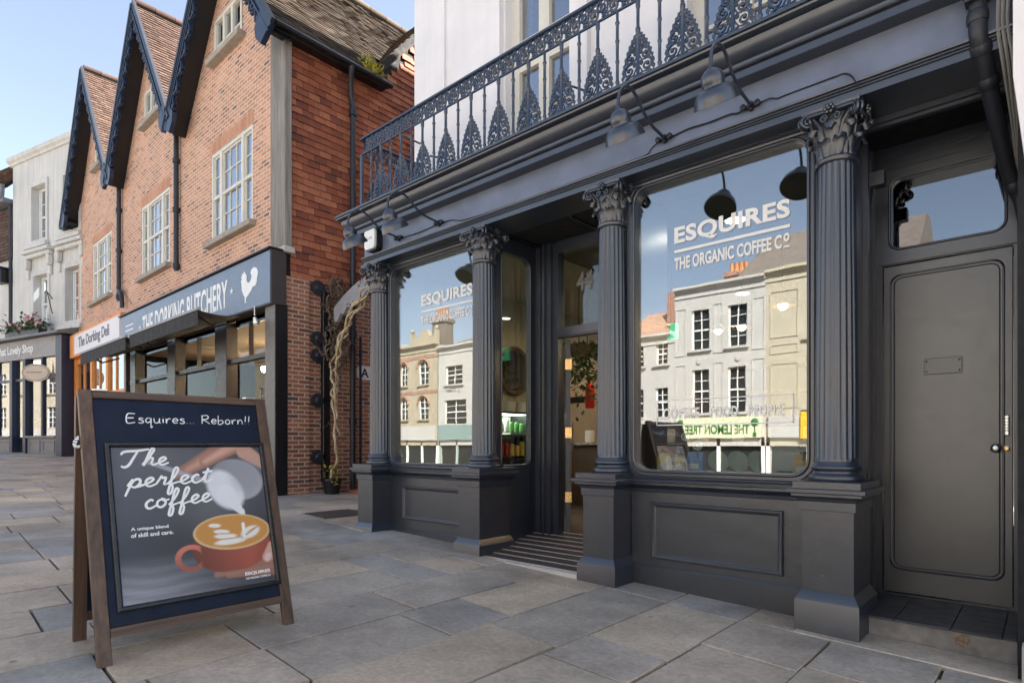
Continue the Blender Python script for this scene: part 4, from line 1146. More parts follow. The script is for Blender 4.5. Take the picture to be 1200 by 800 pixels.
for i, (cx, hw, pk, ev) in enumerate(GAB):
    Ls = math.hypot(hw+.06, pk-ev+.1); ev2 = ev - .1
    vR = Vector((-(hw+.06), 0, pk-ev2)); vL = Vector((hw+.06, 0, pk-ev2))
    mat = M['rooftile'] if i == 2 else M['redtile']
    slope('roof', (cx+hw+.06, yF, ev2), (0,1,0), vR, (2.35 if i == 2 else 8.3), vR.length, mat, bb, .17, .105, 10+i)
    if i == 2:
        # behind the eave end the slope carries on higher up, above the rear wing
        v1 = vR.normalized()
        slope('roof', Vector((cx+hw+.06, yF+2.352, ev2)) + v1*1.0, (0,1,0), vR, 5.9, vR.length-1.0, mat, bb, .17, .105, 30)
    slope('roof', (cx-hw-.06, yF, ev2), (0,1,0), vL, 8.3, vL.length, mat, bb, .17, .105, 20+i)
    b = MB()
    for k in range(18): b.tube([(cx, yF + k*.44, pk+.045), (cx, yF + k*.44 + .43, pk+.05)], .085, 8)
    part('ridge_tiles', b, mat, bb, smooth=50)
    # bargeboards with sawtooth pendants
    for sgn in (-1, 1):
        d = Vector((-sgn*(hw+.06), 0, pk-ev2)); Lb = d.length; d.normalize(); nn = Vector((-d.z*sgn*-1, 0, 0))
        dn = Vector((-sgn*d.z, 0, -abs(d.x)))       # inwards and down, square to the slope
        p0 = Vector((cx + sgn*(hw+.10), yF-.03, ev2-.06))
        poly = [(0, 0), (Lb+.05, 0)]; nT = 11; bot = []
        for k in range(nT):
            t0 = Lb - (k)*Lb/nT; 
            bot += [(t0-.02, .17), (t0-Lb/nT*.25, .30), (t0-Lb/nT*.45, .26), (t0-Lb/nT*.62, .33), (t0-Lb/nT*.9, .20)]
        poly = poly + bot
        fnb = lambda a, c, dd: tuple(p0 + d*a + dn*c + Vector((0, dd, 0)))
        bgb = part('bargeboard', MB().prism(poly, fnb, 0, .05), M['navy'], bb, smooth=0)
        b = MB()
        for off, w in ((.0, .055), (.115, .03)):
            b.loft([[fnb(-.05, off, q), fnb(Lb+.05, off, q), fnb(Lb+.05, off+w, q), fnb(-.05, off+w, q)] for q in (-.035, .0-.001)], True, True)
        for k in range(nT):
            t0 = Lb - (k+.5)*Lb/nT
            for q in ((t0-.16, .15, t0+.02, .30), (t0+.02, .30, t0+.16, .15)):
                b.tube([fnb(q[0], q[1], -.012), fnb(q[2], q[3], -.012)], .016, 5)
            b.lathe([(.034, -.02), (.034, .02)], fnb(t0, .21, -.0), 8, Matrix.Rotation(R(90), 3, 'X'))
        part('fretwork', b, M['navy'], bgb, smooth=0)
        # pendant foot
        foot = [(-.02, .0), (.50, .05), (.46, .36), (.28, .44), (.04, .40)]
        part('pendant_foot', MB().prism(foot, fnb, -.03, .06), M['navy'], bgb, smooth=0)
        # tile verge edge
        e = MB().loft([[fnb(-.05, -.085, q), fnb(Lb+.05, -.085, q), fnb(Lb+.05, -.005, q), fnb(-.05, -.005, q)] for q in (-.05, .02)], True, True)
        part('verge', e, M['pipe'], bgb, smooth=0)
        sf = MB().loft([[fnb(-.02, .10, q), fnb(Lb, .10, q), fnb(Lb, .125, q), fnb(-.02, .125, q)] for q in (.055, .40)], True, True)
        part('soffit', sf, M['black'], bgb, smooth=0)
# valley drainpipes
for x, zt in ((-18.72, 8.25), (-14.5, 8.1)):
    b = MB().tube([(x, 4.91, zt), (x, 4.91, 5.05)], .055, 10); b.lathe([(.06, 0), (.13, .18), (.13, .34), (.05, .34)], (x, 4.90, zt-.05), 10)
    for z in (5.15, 6.4, 7.5): b.lathe([(.075, -.05), (.075, .05)], (x, 4.91, z), 10)
    if x < -18: b.tube(spline([(x, 4.91, 5.5), (x+.02, 4.9, 5.35), (x+.35, 4.88, 5.15), (x+.4, 4.88, 4.8)], 4), .055, 10)
    part('drainpipe', b, M['pipe'], bb, smooth=50)
# gutter stub at the far left eave
part('gutter', MB().box(-24.0, -23.2, 4.60, 4.95, 8.17, 8.25), M['black'], bb, smooth=0)
# corner post
b = MB().bbox(-10.13, -9.60, 4.945, 5.075, 4.52, 8.28, .012); cp = part('corner_post', b, M['oak'], bb, smooth=0)
part('lead_cap', MB().bbox(-10.18, -9.585, 4.92, 5.12, 4.43, 4.535, .01), M['stonepale'], cp, smooth=0)
# side wall: brick below, hung tiles above
fX = lambda xx: (lambda a, c, d: (xx - d, a, c))
b = MB().box(-9.95, -9.655, 4.99, 5.42, .1, 4.05); part('brick_pier', b, M['oldbrick'], bb, smooth=0)
b = MB().box(-9.95, -9.71, 5.42, 12.9, .1, 4.10); part('side_wall', b, M['oldbrick'], bb, smooth=0)
pol = [(5.0, 4.06), (12.9, 4.06), (12.9, 8.4), (10.9, 8.4), (8.9, 10.75), (6.95, 8.45), (6.9, 8.22), (5.0, 8.22)]
b = MB().prism(pol, lambda a, c, d: (-9.69 + d, a, c), -.2, 0); hw_ = part('tile_hung_wall', b, M['nearblack'], bb, smooth=0)
rr = random.Random(5); b = MB(); rows = 55
for r in range(rows):
    z = 4.05 + r*.119; y = 5.08 - (r % 2)*.11 + rr.uniform(-.01, .01)
    def top_ok(yy):
        if yy < 6.92: return z + .12 < 8.24
        lim = 8.45 + (yy-6.95)*(10.75-8.45)/1.95 if yy < 8.9 else 10.75 - (yy-8.9)*1.17
        return z + .10 < lim
    while y < 10.4:
        w = .225*rr.uniform(.97, 1.02)
        y0, y1 = max(y, 5.08), y + w - .006
        if y1 - y0 > .03 and top_ok(y0) and top_ok(y1):
            j = rr.uniform(0, .012); sag_ = rr.uniform(-.006, .006); tw_ = rr.uniform(-.004, .004)
            xo = -9.69
            b.add([(xo+.026+j, y0, z-.012+sag_), (xo+.026+j+tw_, y1, z-.012+sag_+tw_), (xo+.008, y1, z+.125), (xo+.008, y0, z+.125), (xo+.008+j, y0, z-.012+sag_), (xo+.008+j, y1, z-.012+sag_+tw_)],
                  [(0,1,2,3), (0,4,5,1), (0,3,4), (1,5,2)])
        y += w
part('hung_tiles', b, M['hungtile'], hw_, smooth=0)
b = MB().tube([(-9.70, 6.95, 8.5), (-9.62, 8.9, 10.83), (-9.62, 10.9, 8.5)], .02, 4)
v = [(6.86, 8.38), (8.9, 10.86), (10.95, 8.42)]
b = MB().prism([(6.86, 8.30), (8.9, 10.68), (10.95, 8.30), (10.95, 8.46), (8.9, 10.90), (6.86, 8.52)], lambda a, c, d: (-9.60 + d, a, c), -.10, .0)
part('verge_board', b, M['rooftile'], bb, smooth=0)
vv1 = Vector((0, 2.04, 2.46)); slope('rear_roof', (-13, 6.86, 8.48), (1,0,0), vv1, 3.42, vv1.length, M['rooftile'], bb, .17, .105, 44)
vv1 = Vector((0, -2.04, 2.46)); slope('rear_roof', (-13, 10.94, 8.48), (1,0,0), vv1, 3.42, vv1.length, M['rooftile'], bb, .17, .105, 45)
b = MB().extr([(0, 0)] and [(4.62, 8.06), (6.98, 8.06), (6.98, 8.13), (4.62, 8.13)], -9.80, -9.70)
b = MB().box(-9.69, -9.40, 4.66, 6.95, 8.02, 8.05); b.tube([(-9.37, 4.66, 8.06), (-9.37, 6.98, 8.03)], .05, 8)
part('eaves_gutter', b, M['black'], bb, smooth=40)
b = MB().tube(spline([(-9.38, 6.10, 8.05), (-9.40, 6.11, 7.95), (-9.50, 6.16, 7.8), (-9.58, 6.22, 7.6), (-9.575, 6.25, 7.4)], 5) + [(-9.575, 6.25, .32)], .05, 12)
for z in (7.3, 5.2, 3.2, 1.6): b.lathe([(.07, -.06), (.07, .06)], (-9.575, 6.25, z), 12)
part('drainpipe', b, M['pipe'], bb, smooth=50)
b = MB().tube([(-9.66, 6.47, 3.2), (-9.66, 6.47, .3)], .022, 8); part('cable_conduit', b, M['navy'], bb)

# shopfront under the sign
b = MB()
for x0, x1 in ((-9.98, -9.645), (-12.13, -11.60), (-14.72, -14.25), (-17.35, -16.95), (-17.84, -17.7)): b.bbox(x0, x1, 4.80, 5.02, .25, 3.55, .01)
b.box(-17.84, -9.98, 4.99, 5.03, 3.40, 3.56); b.box(-17.7, -9.98, 4.86, 4.97, 2.70, 2.78)
b.box(-14.25, -12.13, 4.84, 5.0, .25, .95); b.box(-11.60, -9.98, 4.84, 5.0, .25, .95)
for xx in (-10.8, ): b.box(xx-.02, xx+.02, 4.88, 4.95, 2.78, 3.40)
b.box(-13.2-.02, -13.2+.02, 4.88, 4.95, 2.78, 3.40)
bf_ = part('shopfront', b, M['black'], bb, smooth=0)
part('shopfront_glass', MB().box(-17.0, -9.98, 4.93, 4.936, .95, 3.42), glass('butcher_glass', .02, (.95,.95,.92), 0, .35), bf_, smooth=0)
part('corner_casing', MB().bbox(-9.99, -9.642, 4.785, 4.799, .30, 3.52, .003), plain('brown_metal_casing', (.13,.115,.10), .45, bs=.02), bf_, smooth=0)
b = MB().box(-17.7, -9.96, 5.1, 8.9, .20, .28); b.box(-17.7, -9.96, 5.1, 8.9, 3.5, 3.56)
part('shop_room', b, plain('dim_shop_room', (.16,.12,.09), .8, bs=0), bf_, smooth=0)
b = MB().box(-17.7, -9.96, 8.6, 8.7, .28, 3.5); part('rear_tiling', b, plain('warm_brown_panelling', (.34,.23,.15), .5, var=.3, nscale=2, bs=0), bf_, smooth=0)
b = MB()
for k, (x0, x1, z1) in enumerate(((-11.5, -11.15, 1.62), (-11.0, -10.7, 1.75), (-10.45, -10.1, 1.55), (-13.9, -13.5, 1.7), (-13.1, -12.7, 1.5), (-16.2, -15.8, 1.6))):
    b.loft([[(x0, 5.5, .9), (x1, 5.5, .9), (x1, 5.8, .9), (x0, 5.8, .9)], [(x0, 5.5, z1-.2), (x1, 5.5, z1-.2), (x1, 5.8, z1-.2), (x0, 5.8, z1-.2)], [(x0+.14, 5.6, z1), (x1-.14, 5.6, z1), (x1-.14, 5.7, z1), (x0+.14, 5.7, z1)]], True, True)
part('awning_reflection', b, plain('pale_reflection', (.72,.69,.62), .8, bs=0), bf_, smooth=0)  # peaked pale solids imitating a white awning reflected in the glass
M['shopbulb'] = emit('shop_bulb_glow', (1,.78,.5), 70)
for k, (x, y, z) in enumerate(((-10.9, 6.6, 2.6), (-10.5, 6.6, 2.42), (-11.3, 7.0, 2.9), (-13.4, 6.4, 2.9), (-10.3, 5.9, 3.1), (-15.6, 6.6, 2.8))):
    part('shop_bulb', MB().ball((x, y, z), .07, 10, 6), M['shopbulb'], bf_, smooth=60)

# deli front
b = MB(); OY = 4.86
for x0, x1 in ((-23.25, -22.95), (-21.35, -21.15), (-19.75, -19.55), (-18.1, -17.86)): b.box(x0, x1, OY, 5.0, .3, 3.86)
for z0, z1 in ((.3, 1.1), (2.55, 2.65), (3.70, 3.86)): b.box(-22.95, -18.1, OY+.02, 4.98, z0, z1)
for x in (-22.2, -20.5, -18.9): b.box(x-.03, x+.03, OY+.03, 4.95, 1.1, 3.7)
of = part('orange_shopfront', b, M['orange'], bb, smooth=0)
part('orange_shopfront_glass', MB().box(-22.95, -18.1, 4.92, 4.926, 1.1, 3.7), glass('deli_glass', .2, (.8,.8,.8)), of, smooth=0)

# signs and awnings
sg = thing('butchery_sign', 'long slate-blue butchery shop sign with white lettering and a cockerel', 'sign', (-13.7, 4.8, 4))
part('sign_box', MB().bbox(-17.82, -9.625, 4.715, 4.985, 3.52, 4.43, .006), plain('brown_sign_casing', (.055,.045,.042), .35, bs=.02), sg, smooth=0)
part('sign_face', MB().box(-17.80, -9.645, 4.702, 4.7145, 3.54, 4.41), M['signblue'], sg, smooth=0)
part('sign_hood', MB().bbox(-17.85, -9.61, 4.66, 4.985, 4.432, 4.465, .006), M['black'], sg, smooth=0)
fs = lambda ox, oz: (lambda a, c, d: (ox + a, 4.7018 - d, oz + c))
b = text_mb('THE DORKING BUTCHERY', 4.75, .52, fs(-16.05, 3.70), .022, .006, 1.05)
for ox in (-11.12, -16.25):
    st5 = [((.07 if k % 2 == 0 else .03)*math.sin(2*PI*k/10), (.07 if k % 2 == 0 else .03)*math.cos(2*PI*k/10)) for k in range(10)]
    b.prism(st5, fs(ox, 3.97), 0, .006)
part('sign_lettering', b, M['white'], sg, smooth=0)
b = MB()
for oz, w in ((4.12, .60), (4.00, .62), (3.86, .40)): b.box(-17.35, -17.35+w, 4.696, 4.7015, oz, oz+.035)
part('sign_small_lines', b, M['white'], sg, smooth=0)
roo = [(.18,.0),(.26,.02),(.22,.06),(.23,.14),(.32,.20),(.44,.30),(.52,.42),(.60,.40),(.66,.48),(.68,.62),(.72,.78),(.66,.90),(.56,.96),(.46,.92),(.42,.82),(.47,.74),(.44,.62),(.36,.56),(.28,.60),(.25,.70),(.26,.80),(.20,.88),(.16,.96),(.12,.88),(.06,.92),(.08,.84),(.02,.82),(.07,.77),(.03,.70),(.05,.56),(.06,.42),(.12,.28),(.18,.18),(.19,.08)]
part('cockerel_emblem', MB().prism([(x*.95, z*.60) for x, z in roo], fs(-10.75, 3.66), 0, .006), M['white'], sg, smooth=0)
dg_ = thing('deli_sign', 'pale deli sign in an orange frame left of the butchery sign', 'sign', (-20.4, 4.8, 4))
b = MB().bbox(-23.12, -17.86, 4.72, 4.985, 3.88, 4.60, .006); part('sign_frame', b, M['orange'], dg_, smooth=0)
part('sign_face', MB().box(-22.5, -17.9, 4.708, 4.7195, 3.94, 4.52), plain('pale_pink_sign', (.72,.66,.66), .4, var=.03, bs=0), dg_, smooth=0)
b = text_mb('The Dorking Deli', 3.2, .40, lambda a, c, d: (-22.0+a, 4.7078-d, 4.02+c), .02, .005)
part('sign_lettering', b, plain('dark_grey_lettering', (.10,.10,.12), .5, bs=0), dg_, smooth=0)
def awning(label, x0, x1, zb, zf, yf, vh):
    a = thing('shop_awning', label, 'awning', ((x0+x1)/2, 4.3, zb), 0, 'black awnings under the shop signs')
    b = MB(); n = 14
    rings = []
    for k in range(n+1):
        t = k/n; y = 4.69 + (yf-4.69)*t; z = zb + (zf-zb)*t - .035*math.sin(PI*t)
        rings.append([(x0, y, z), (x1, y, z), (x1, y, z-.012), (x0, y, z-.012)])
    b.loft(rings, True, True)
    part('canopy', b, M['canvas'], a, smooth=30)
    b = MB(); m = 60; top = []; bot = []
    for k in range(m+1):
        x = x0 + (x1-x0)*k/m; yw = yf - .012 + .006*math.sin(k*1.3)
        top.append((x, yf-.012, zf-.005)); bot.append((x, yw, zf - vh + .008*math.sin(k*2.1)))
    b.loft([top, bot, [(p[0], p[1]+.01, p[2]) for p in bot], [(p[0], p[1]+.01, p[2]) for p in top]], False, False)
    part('valance', b, M['canvas'], a, smooth=30)
    part('front_bar', MB().box(x0-.03, x1+.03, yf-.03, yf+.03, zf-.0, zf+.045), M['zinc'], a, smooth=0)
    for x in (x0+.25, x1-.25): part('folding_arm', MB().tube([(x, 4.72, 3.40), (x+.02, 4.35, 3.25), (x, yf+.03, zf-.03)], .022, 6), M['black'], a)
awning('black awning with folding arms under the right end of the butchery sign', -14.45, -10.78, 3.47, 3.46, 4.0, .25)
awning('black awning under the deli sign, further left', -18.2, -14.55, 3.48, 3.44, 3.95, .27)
b = MB(); b.lathe([(.03, 0), (.06, .10), (.05, .13)], (-10.02, 4.62, 3.33), 10, Matrix.Rotation(R(200), 3, 'X')); b.tube([(-10.02, 4.62, 3.52), (-10.02, 4.62, 3.36)], .012, 6)
solo('spotlight', b, M['steel'], 'small metal spotlight under the right end of the butchery sign', 'spotlight', (-10.0, 4.7, 3.4))

# ------------------------------------------------------------------ alley between the two buildings
b = MB(); top = []; bot = []
n = 60
for k in range(n+1):
    t = k/n; x = -9.32 + 3.2*t; q = (x + 7.72)/1.6
    zo = 3.56 + .42*(1 - abs(q)**2.4); zi = zo - .22 - .09*abs(math.sin(t*PI*16))
    top.append((x, zo)); bot.append((x, zi))
b.prism(top + bot[::-1], lambda a, c, d: (a, 5.7 + d, c), 0, .06)
solo('scalloped_arch', b, M['zinc'], 'grey scalloped arched board spanning the alley beside the coffee shop', 'arch', (-7.7, 5.73, 3.7), smooth=0)
def vine(mb, pts, r0, r1, wob, seed, n=60):
    rr = random.Random(seed); sp_ = spline(pts, 10); N_ = len(sp_); ph = rr.uniform(0, 6)
    out = []
    for i, p in enumerate(sp_):
        a = ph + i*.42; out.append(p + Vector((wob*math.sin(a) + wob*.4*math.sin(a*2.3+1), wob*math.cos(a*1.1), wob*.3*math.sin(a*.7))))
    mb.tube(out, [r0 + (r1-r0)*i/N_ + .006*math.sin(i*1.7) for i in range(N_)], 7)
b = MB(); mid = [(-9.42, 5.72, .42), (-9.30, 5.70, .80), (-9.22, 5.68, 1.35), (-9.25, 5.68, 1.95), (-9.20, 5.68, 2.4), (-9.15, 5.68, 2.7), (-8.92, 5.67, 3.08), (-8.68, 5.66, 3.38), (-8.30, 5.66, 3.66), (-7.7, 5.66, 3.85)]
vine(b, mid, .028, .018, .05, 1); vine(b, [(x, y, z) for x, y, z in mid[2:]], .020, .015, .085, 2)
vine(b, [(-9.22, 5.68, 1.9), (-9.34, 5.68, 2.2), (-9.33, 5.68, 2.6), (-9.12, 5.66, 2.95), (-8.85, 5.66, 3.3), (-8.45, 5.66, 3.62)], .020, .015, .06, 3)
vine(b, [(-9.22, 5.68, 2.1), (-9.26, 5.66, 2.55), (-9.0, 5.66, 3.0), (-8.7, 5.66, 3.28), (-8.3, 5.66, 3.56)], .018, .014, .07, 4)
tw = MB(); rr = random.Random(31)
for k in range(46):
    q = mid[rr.randrange(2, 9)]; p = Vector(q) + Vector((rr.uniform(-.1,.1), rr.uniform(-.06,.06), rr.uniform(-.2,.2))); pts = [p]
    for j in range(4): p = p + Vector((rr.uniform(-.07,.07), rr.uniform(-.05,.05), rr.uniform(-.10,.07))); pts.append(p)
    tw.tube(spline(pts, 3), [.006 - .0004*i for i in range(13)], 4)
    tw.leaf(pts[-1], (rr.uniform(-1,1), rr.uniform(-1,1), -.6), (0,0,1), .07, .035)
vp = thing('climbing_vine', 'pale twisted climbing vine rising from the pot to the arched board', 'climbing plant', (-9.4, 5.7, .4))
part('stem', b, M['vine'], vp, smooth=60); part('twigs', tw, M['deadvine'], vp, smooth=0)
b = MB(); rr = random.Random(8)
for k in range(60):
    p = (rr.gauss(-9.38, .10), rr.gauss(5.70, .07), rr.uniform(.42, .82)); b.leaf(p, (rr.uniform(-1,1), rr.uniform(-1,1), rr.uniform(-.3,.8)), (0,0,1), .09, .05)
part('leaves', b, M['leafyellow'], vp, smooth=0)
pt = thing('plant_pot', 'black plant pot at the foot of the pale vine', 'plant pot', (-9.42, 5.72, .30))
part('pot', MB().lathe([(.12, .29), (.155, .52), (.175, .53), (.175, .575), (.16, .578), (.15, .54)], (-9.42, 5.72, 0), 24), M['black'], pt, smooth=50)
part('soil', MB().lathe([(.15, .52), (.15, .535)], (-9.42, 5.72, 0), 20), M['joint'], pt)
gp = thing('iron_gate_post', 'dark iron gate post with bolted hinge plates on the alley brickwork', 'gate post', (-9.66, 5.72, .3))
part('post', MB().bbox(-9.70, -9.60, 5.66, 5.80, .5, 3.9, .01), M['black'], gp, smooth=0)
for z in (.95, 1.95, 2.75, 3.05, 3.95):
    b = MB().lathe([(.13, 0), (.13, .03), (.06, .035), (.04, .06), (.001, .062)], (-9.66, 5.58, z), 16, Matrix.Rotation(R(90), 3, 'Y')); b.box(-9.70, -9.60, 5.58, 5.70, z-.05, z+.05)
    part('hinge_plate', b, M['pipe'], gp, smooth=40)
b = MB(); rr = random.Random(12)
for k in range(70):
    z0 = rr.uniform(2.7, 4.1); p = Vector((-9.55 + rr.uniform(-.1, .12), 5.85 + rr.uniform(-.16, .2), z0)); pts = [p]
    for j in range(4): p = p + Vector((rr.uniform(-.06,.06), rr.uniform(-.08,.08), rr.uniform(-.16,.12))); pts.append(p)
    b.tube(spline(pts, 3), .009 + .012*rr.random(), 5)
    for j in range(3): b.leaf(pts[rr.randrange(1, 5)], (rr.uniform(-1,1), rr.uniform(-1,1), rr.uniform(-1,.5)), (0,0,1), .11, .06)
solo('dead_climber', b, M['deadvine'], 'withered brown climber clinging to the wall at the arch\'s left end', 'climbing plant', (-9.6, 5.85, 3.4), smooth=0)
sn = thing('wall_notice', 'small white round-cornered wall notice with a black letter in the alley', 'sign', (-9.70, 6.58, 2.52))
part('notice_board', MB().prism(rrect(6.42, 6.95, 2.40, 2.66, .09), lambda a, c, d: (-9.705 + d, a, c), 0, .02), M['white'], sn)
t = text_mb('A', .17, .17, lambda a, c, d: (-9.6845 + d, 6.50 + a, 2.445 + c), .02, .003); part('notice_lettering', t, M['black'], sn, smooth=0)
b = MB()
for k in range(9):
    b.bbox(-9.6, -8.6, 6.02 + k*.11, 6.12 + k*.11, .20, .345, .005)
solo('brick_step', b, island('red_step_bricks', [(.36,.12,.07), (.42,.17,.10), (.30,.10,.06)], .85, 40, .3, .3), 'low red brick step at the mouth of the alley', 'step', (-9, 6.4, .25), smooth=0)
b = MB(); z = .004
b.box(-7.55, -6.95, 4.12, 4.86, -.02, .004)
for i in range(10):
    for j in range(12):
        b.bbox(-7.52 + i*.055, -7.52 + i*.055 + .036, 4.15 + j*.058, 4.15 + j*.058 + .038, .0045, .012, .004)
shear(b); solo('drain_cover', b, plain('rusty_cast_cover', (.12,.09,.075), .7, .3, .35, 25), 'rectangular rusty studded drain cover in the paving before the alley', 'drain cover', (-7.25, 4.5, .22), smooth=0)
b = MB(); rr = random.Random(3)
for k in range(90):
    p = (-9.42 + rr.uniform(-.06, .08), 6.5 + rr.gauss(.05, .12), 8.08 + abs(rr.gauss(0, .11))); b.leaf(p, (rr.uniform(-.6,1), rr.uniform(-1,1), rr.uniform(.0,1)), (0,0,1), .11, .05)
solo('gutter_weed', b, M['leafyellow'], 'yellow-green weeds growing in the gutter above the tile-hung wall', 'weed', (-9.66, 6.35, 8.25), smooth=0)
b = MB().leaf((0,0,0), (1,.3,.05), (0,0,1), .07, .045); p0 = Vector((-1.95, 1.62, gz(-1.95)+.008)); b.v = [tuple(Vector(q)+p0) for q in b.v]
solo('fallen_leaf', b, M['leafyellow'], 'single fallen yellow leaf lying on the paving', 'leaf', tuple(p0), smooth=0)

# ------------------------------------------------------------------ pale building with the gift shop, far left
wb = thing('stucco_building', 'pale stuccoed building with tall sash windows above a small grey shop', 'building', (-24.074, 4.754, .816), R(14.5), local=True)
zz = lambda a: a - .816
wn = [(-2.02, -1.10, zz(8.0), zz(9.98)), (.0, .92, zz(8.0), zz(9.98)), (-1.86, -.98, zz(5.05), zz(6.92)), (.12, 1.0, zz(5.05), zz(6.92))]
b = MB().sheet([(-3.32, zz(4.6)), (1.4, zz(4.6)), (1.4, zz(11.1)), (-3.32, zz(11.1))], [rc(w) for w in wn], fnY(0), .28)
b.box(-3.32, -3.05, .29, 9, zz(.8), zz(11.1)); b.box(-3.32, 1.4, 8.8, 9, zz(.8), zz(11.1))
part('wall', b, M['stucco'], wb, smooth=0)
part('cornice', MB().extr([(.05, zz(10.98)), (-.05, zz(10.98)), (-.07, zz(11.05)), (-.14, zz(11.10)), (-.16, zz(11.22)), (.05, zz(11.24)), (9, zz(11.24)), (9, zz(11.1)), (.05, zz(11.1))], -3.45, 1.45), M['stucco'], wb, smooth=0)
for w in wn:
    sash(wb, w[0]+.02, w[1]-.02, w[2]+.02, w[3]-.02, .20, M['whitewood'], False, False, False)
    b = moulding(MB(), w[0]-.16, w[1]+.16, w[2]-.02, w[3]+.16, 0, [(0, 0), (0, .04), (.05, .05), (.11, .03), (.155, .03), (.16, 0)])
    b.bbox(w[0]-.24, w[1]+.24, -.16, .0, w[2]-.17, w[2]-.03, .01)
    if w[2] < 6:
        b.bbox(w[0]-.42, w[1]+.42, -.24, -.002, w[3]+.72, w[3]+.84, .02); b.bbox(w[0]-.36, w[1]+.36, -.16, -.002, w[3]+.58, w[3]+.715, .02)
        for x in (w[0]-.26, w[1]+.26): b.bbox(x-.09, x+.09, -.17, -.001, w[3]+.22, w[3]+.575, .03); b.bbox(x-.06, x+.06, -.10, -.001, w[3]-.1, w[3]+.2, .02)
    part('window_surround', b, M['stucco'], wb, smooth=0)
# shop below
SX0, SX1 = -6.2, .02
b = MB().box(SX0, SX1, -.40, 0, zz(4.02), zz(4.66)); sh2 = part('shop_fascia', b, plain('taupe_fascia', (.26,.24,.235), .5, bs=.02), wb, smooth=0)
b = text_mb('That Lovely Shop', 2.45, .36, lambda a, c, d: (-3.90+a, -.402-d, zz(4.14)+c), .012, .01); part('fascia_lettering', b, M['white'], sh2, smooth=0)
part('lead_roof', MB().loft([[(SX0, -.62, zz(4.68)), (SX1+.45, -.62, zz(4.68)), (SX1+.45, 0, zz(4.70)), (SX0, 0, zz(4.70))], [(SX0, -.62, zz(4.75)), (SX1+.45, -.62, zz(4.75)), (SX1+.45, 0, zz(4.95)), (SX0, 0, zz(4.95))]], True, True), M['lead'], wb, smooth=0)
M['shopnavy'] = paint('navy_shop_paint', (.018,.026,.055), .4, 0, .1)
b = MB().bbox(.04, .40, -.46, .0, zz(.75), zz(4.64), .01)
for x in (-1.02, -2.02, -2.9, -4.0, -5.0): b.box(x-.05, x+.05, -.36, -.22, zz(1.4), zz(4.02))
b.box(SX0, .04, -.34, -.24, zz(3.30), zz(3.38)); b.bbox(-.08, .04, -.40, -.1, zz(.75), zz(4.02), .01)
for x in (-2.9, -2.02): b.bbox(x-.09, x+.09, -.42, -.18, zz(.75), zz(4.02), .01)
part('shop_posts', b, M['shopnavy'], wb, smooth=0)
b = MB().box(-1.93, -.08, -.36, -.05, zz(.7), zz(1.38)); b.box(-6.2, -2.99, -.36, -.05, zz(.7), zz(1.38))
b.bbox(-1.93, -.08, -.44, -.2, zz(1.38), zz(1.45), .008); b.bbox(-6.2, -2.99, -.44, -.2, zz(1.38), zz(1.45), .008)
for x0, x1 in ((-1.8, -1.1), (-.95, -.2), (-4.0, -3.1)): moulding(b, x0, x1, zz(.9), zz(1.3), -.36, [(0, 0), (0, .02), (.05, .02), (.06, 0)])
part('stall_riser', b, plain('taupe_panel', (.20,.185,.185), .5, bs=.02), wb, smooth=0)
part('shop_glass', MB().box(SX0, .04, -.30, -.294, zz(1.4), zz(4.02)), glass('gift_shop_glass', .14, (.85,.85,.85)), wb, smooth=0)
part('shop_interior', MB().box(SX0, .04, 1.0, 1.1, zz(.8), zz(4.4)), plain('dim_cream_interior', (.42,.36,.28), .9, var=.3, nscale=3, bs=0), wb, smooth=0)
b = MB(); rr = random.Random(2)
for k in range(22):
    x = rr.uniform(-5, -.2); z0 = zz(1.45) + rr.choice((0, .0, .6)); h = rr.uniform(.15, .55); w = rr.uniform(.1, .3); b.bbox(x, x+w, .1, .3, z0, z0+h, .02)
part('window_goods', b, island('gift_goods', [(.5,.2,.18), (.7,.66,.55), (.2,.35,.4), (.6,.55,.3), (.75,.7,.7), (.15,.25,.12)], .6, 20, .1, .1), wb, smooth=0)
for o in [q for q in bpy.data.objects if q.parent == wb and q.name.split('.')[0] in ('shop_fascia', 'lead_roof', 'shop_posts', 'stall_riser', 'shop_glass', 'shop_interior', 'window_goods')]: o.location.x += .42
ov = thing('oval_sign', 'cream oval sign hanging in front of the far left shop window', 'sign', (-24.45, 4.08, 3.49), R(40), local=True)
e = [(.47*math.cos(2*PI*k/40), .29*math.sin(2*PI*k/40)) for k in range(40)]
part('oval_board', MB().prism(e, lambda a, c, d: (a, d, c), 0, .04), plain('cream_sign', (.56,.46,.36), .6, var=.05, bs=0), ov)
part('oval_rim', MB().tube([(a, -.004, c) for a, c in [(.43*math.cos(2*PI*k/40), .25*math.sin(2*PI*k/40)) for k in range(40)]], .008, 5, True), plain('brown_rim', (.2,.12,.08), .6, bs=0), ov)
part('oval_lettering', MB().box(-.30, .22, -.006, -.001, .0, .025), plain('brown_lettering', (.2,.12,.08), .6, bs=0), ov, smooth=0)
part('hanger', MB().tube([(-.3, .02, .24), (-.3, .02, .45)], .008, 5).tube([(.3, .02, .24), (.3, .02, .45)], .008, 5), M['black'], ov)
fbx = thing('flower_box', 'flower box of pink and white blooms on the shop roof at far left', 'flower box', (-25.6, 4.0, 4.75), R(14.5), local=True)
part('trough', MB().bbox(-1.1, 1.1, -.12, .14, 0, .22, .01), M['black'], fbx, smooth=0)
b = MB(); rr = random.Random(6)
for k in range(420): b.leaf((rr.uniform(-1.15, 1.15), rr.gauss(0, .14), .2 + abs(rr.gauss(.05, .17))), (rr.uniform(-1,1), rr.uniform(-1,1), rr.uniform(-.4,.9)), (0,0,1), .15, .09)
part('foliage', b, M['leafgreen'], fbx, smooth=0)
b = MB()
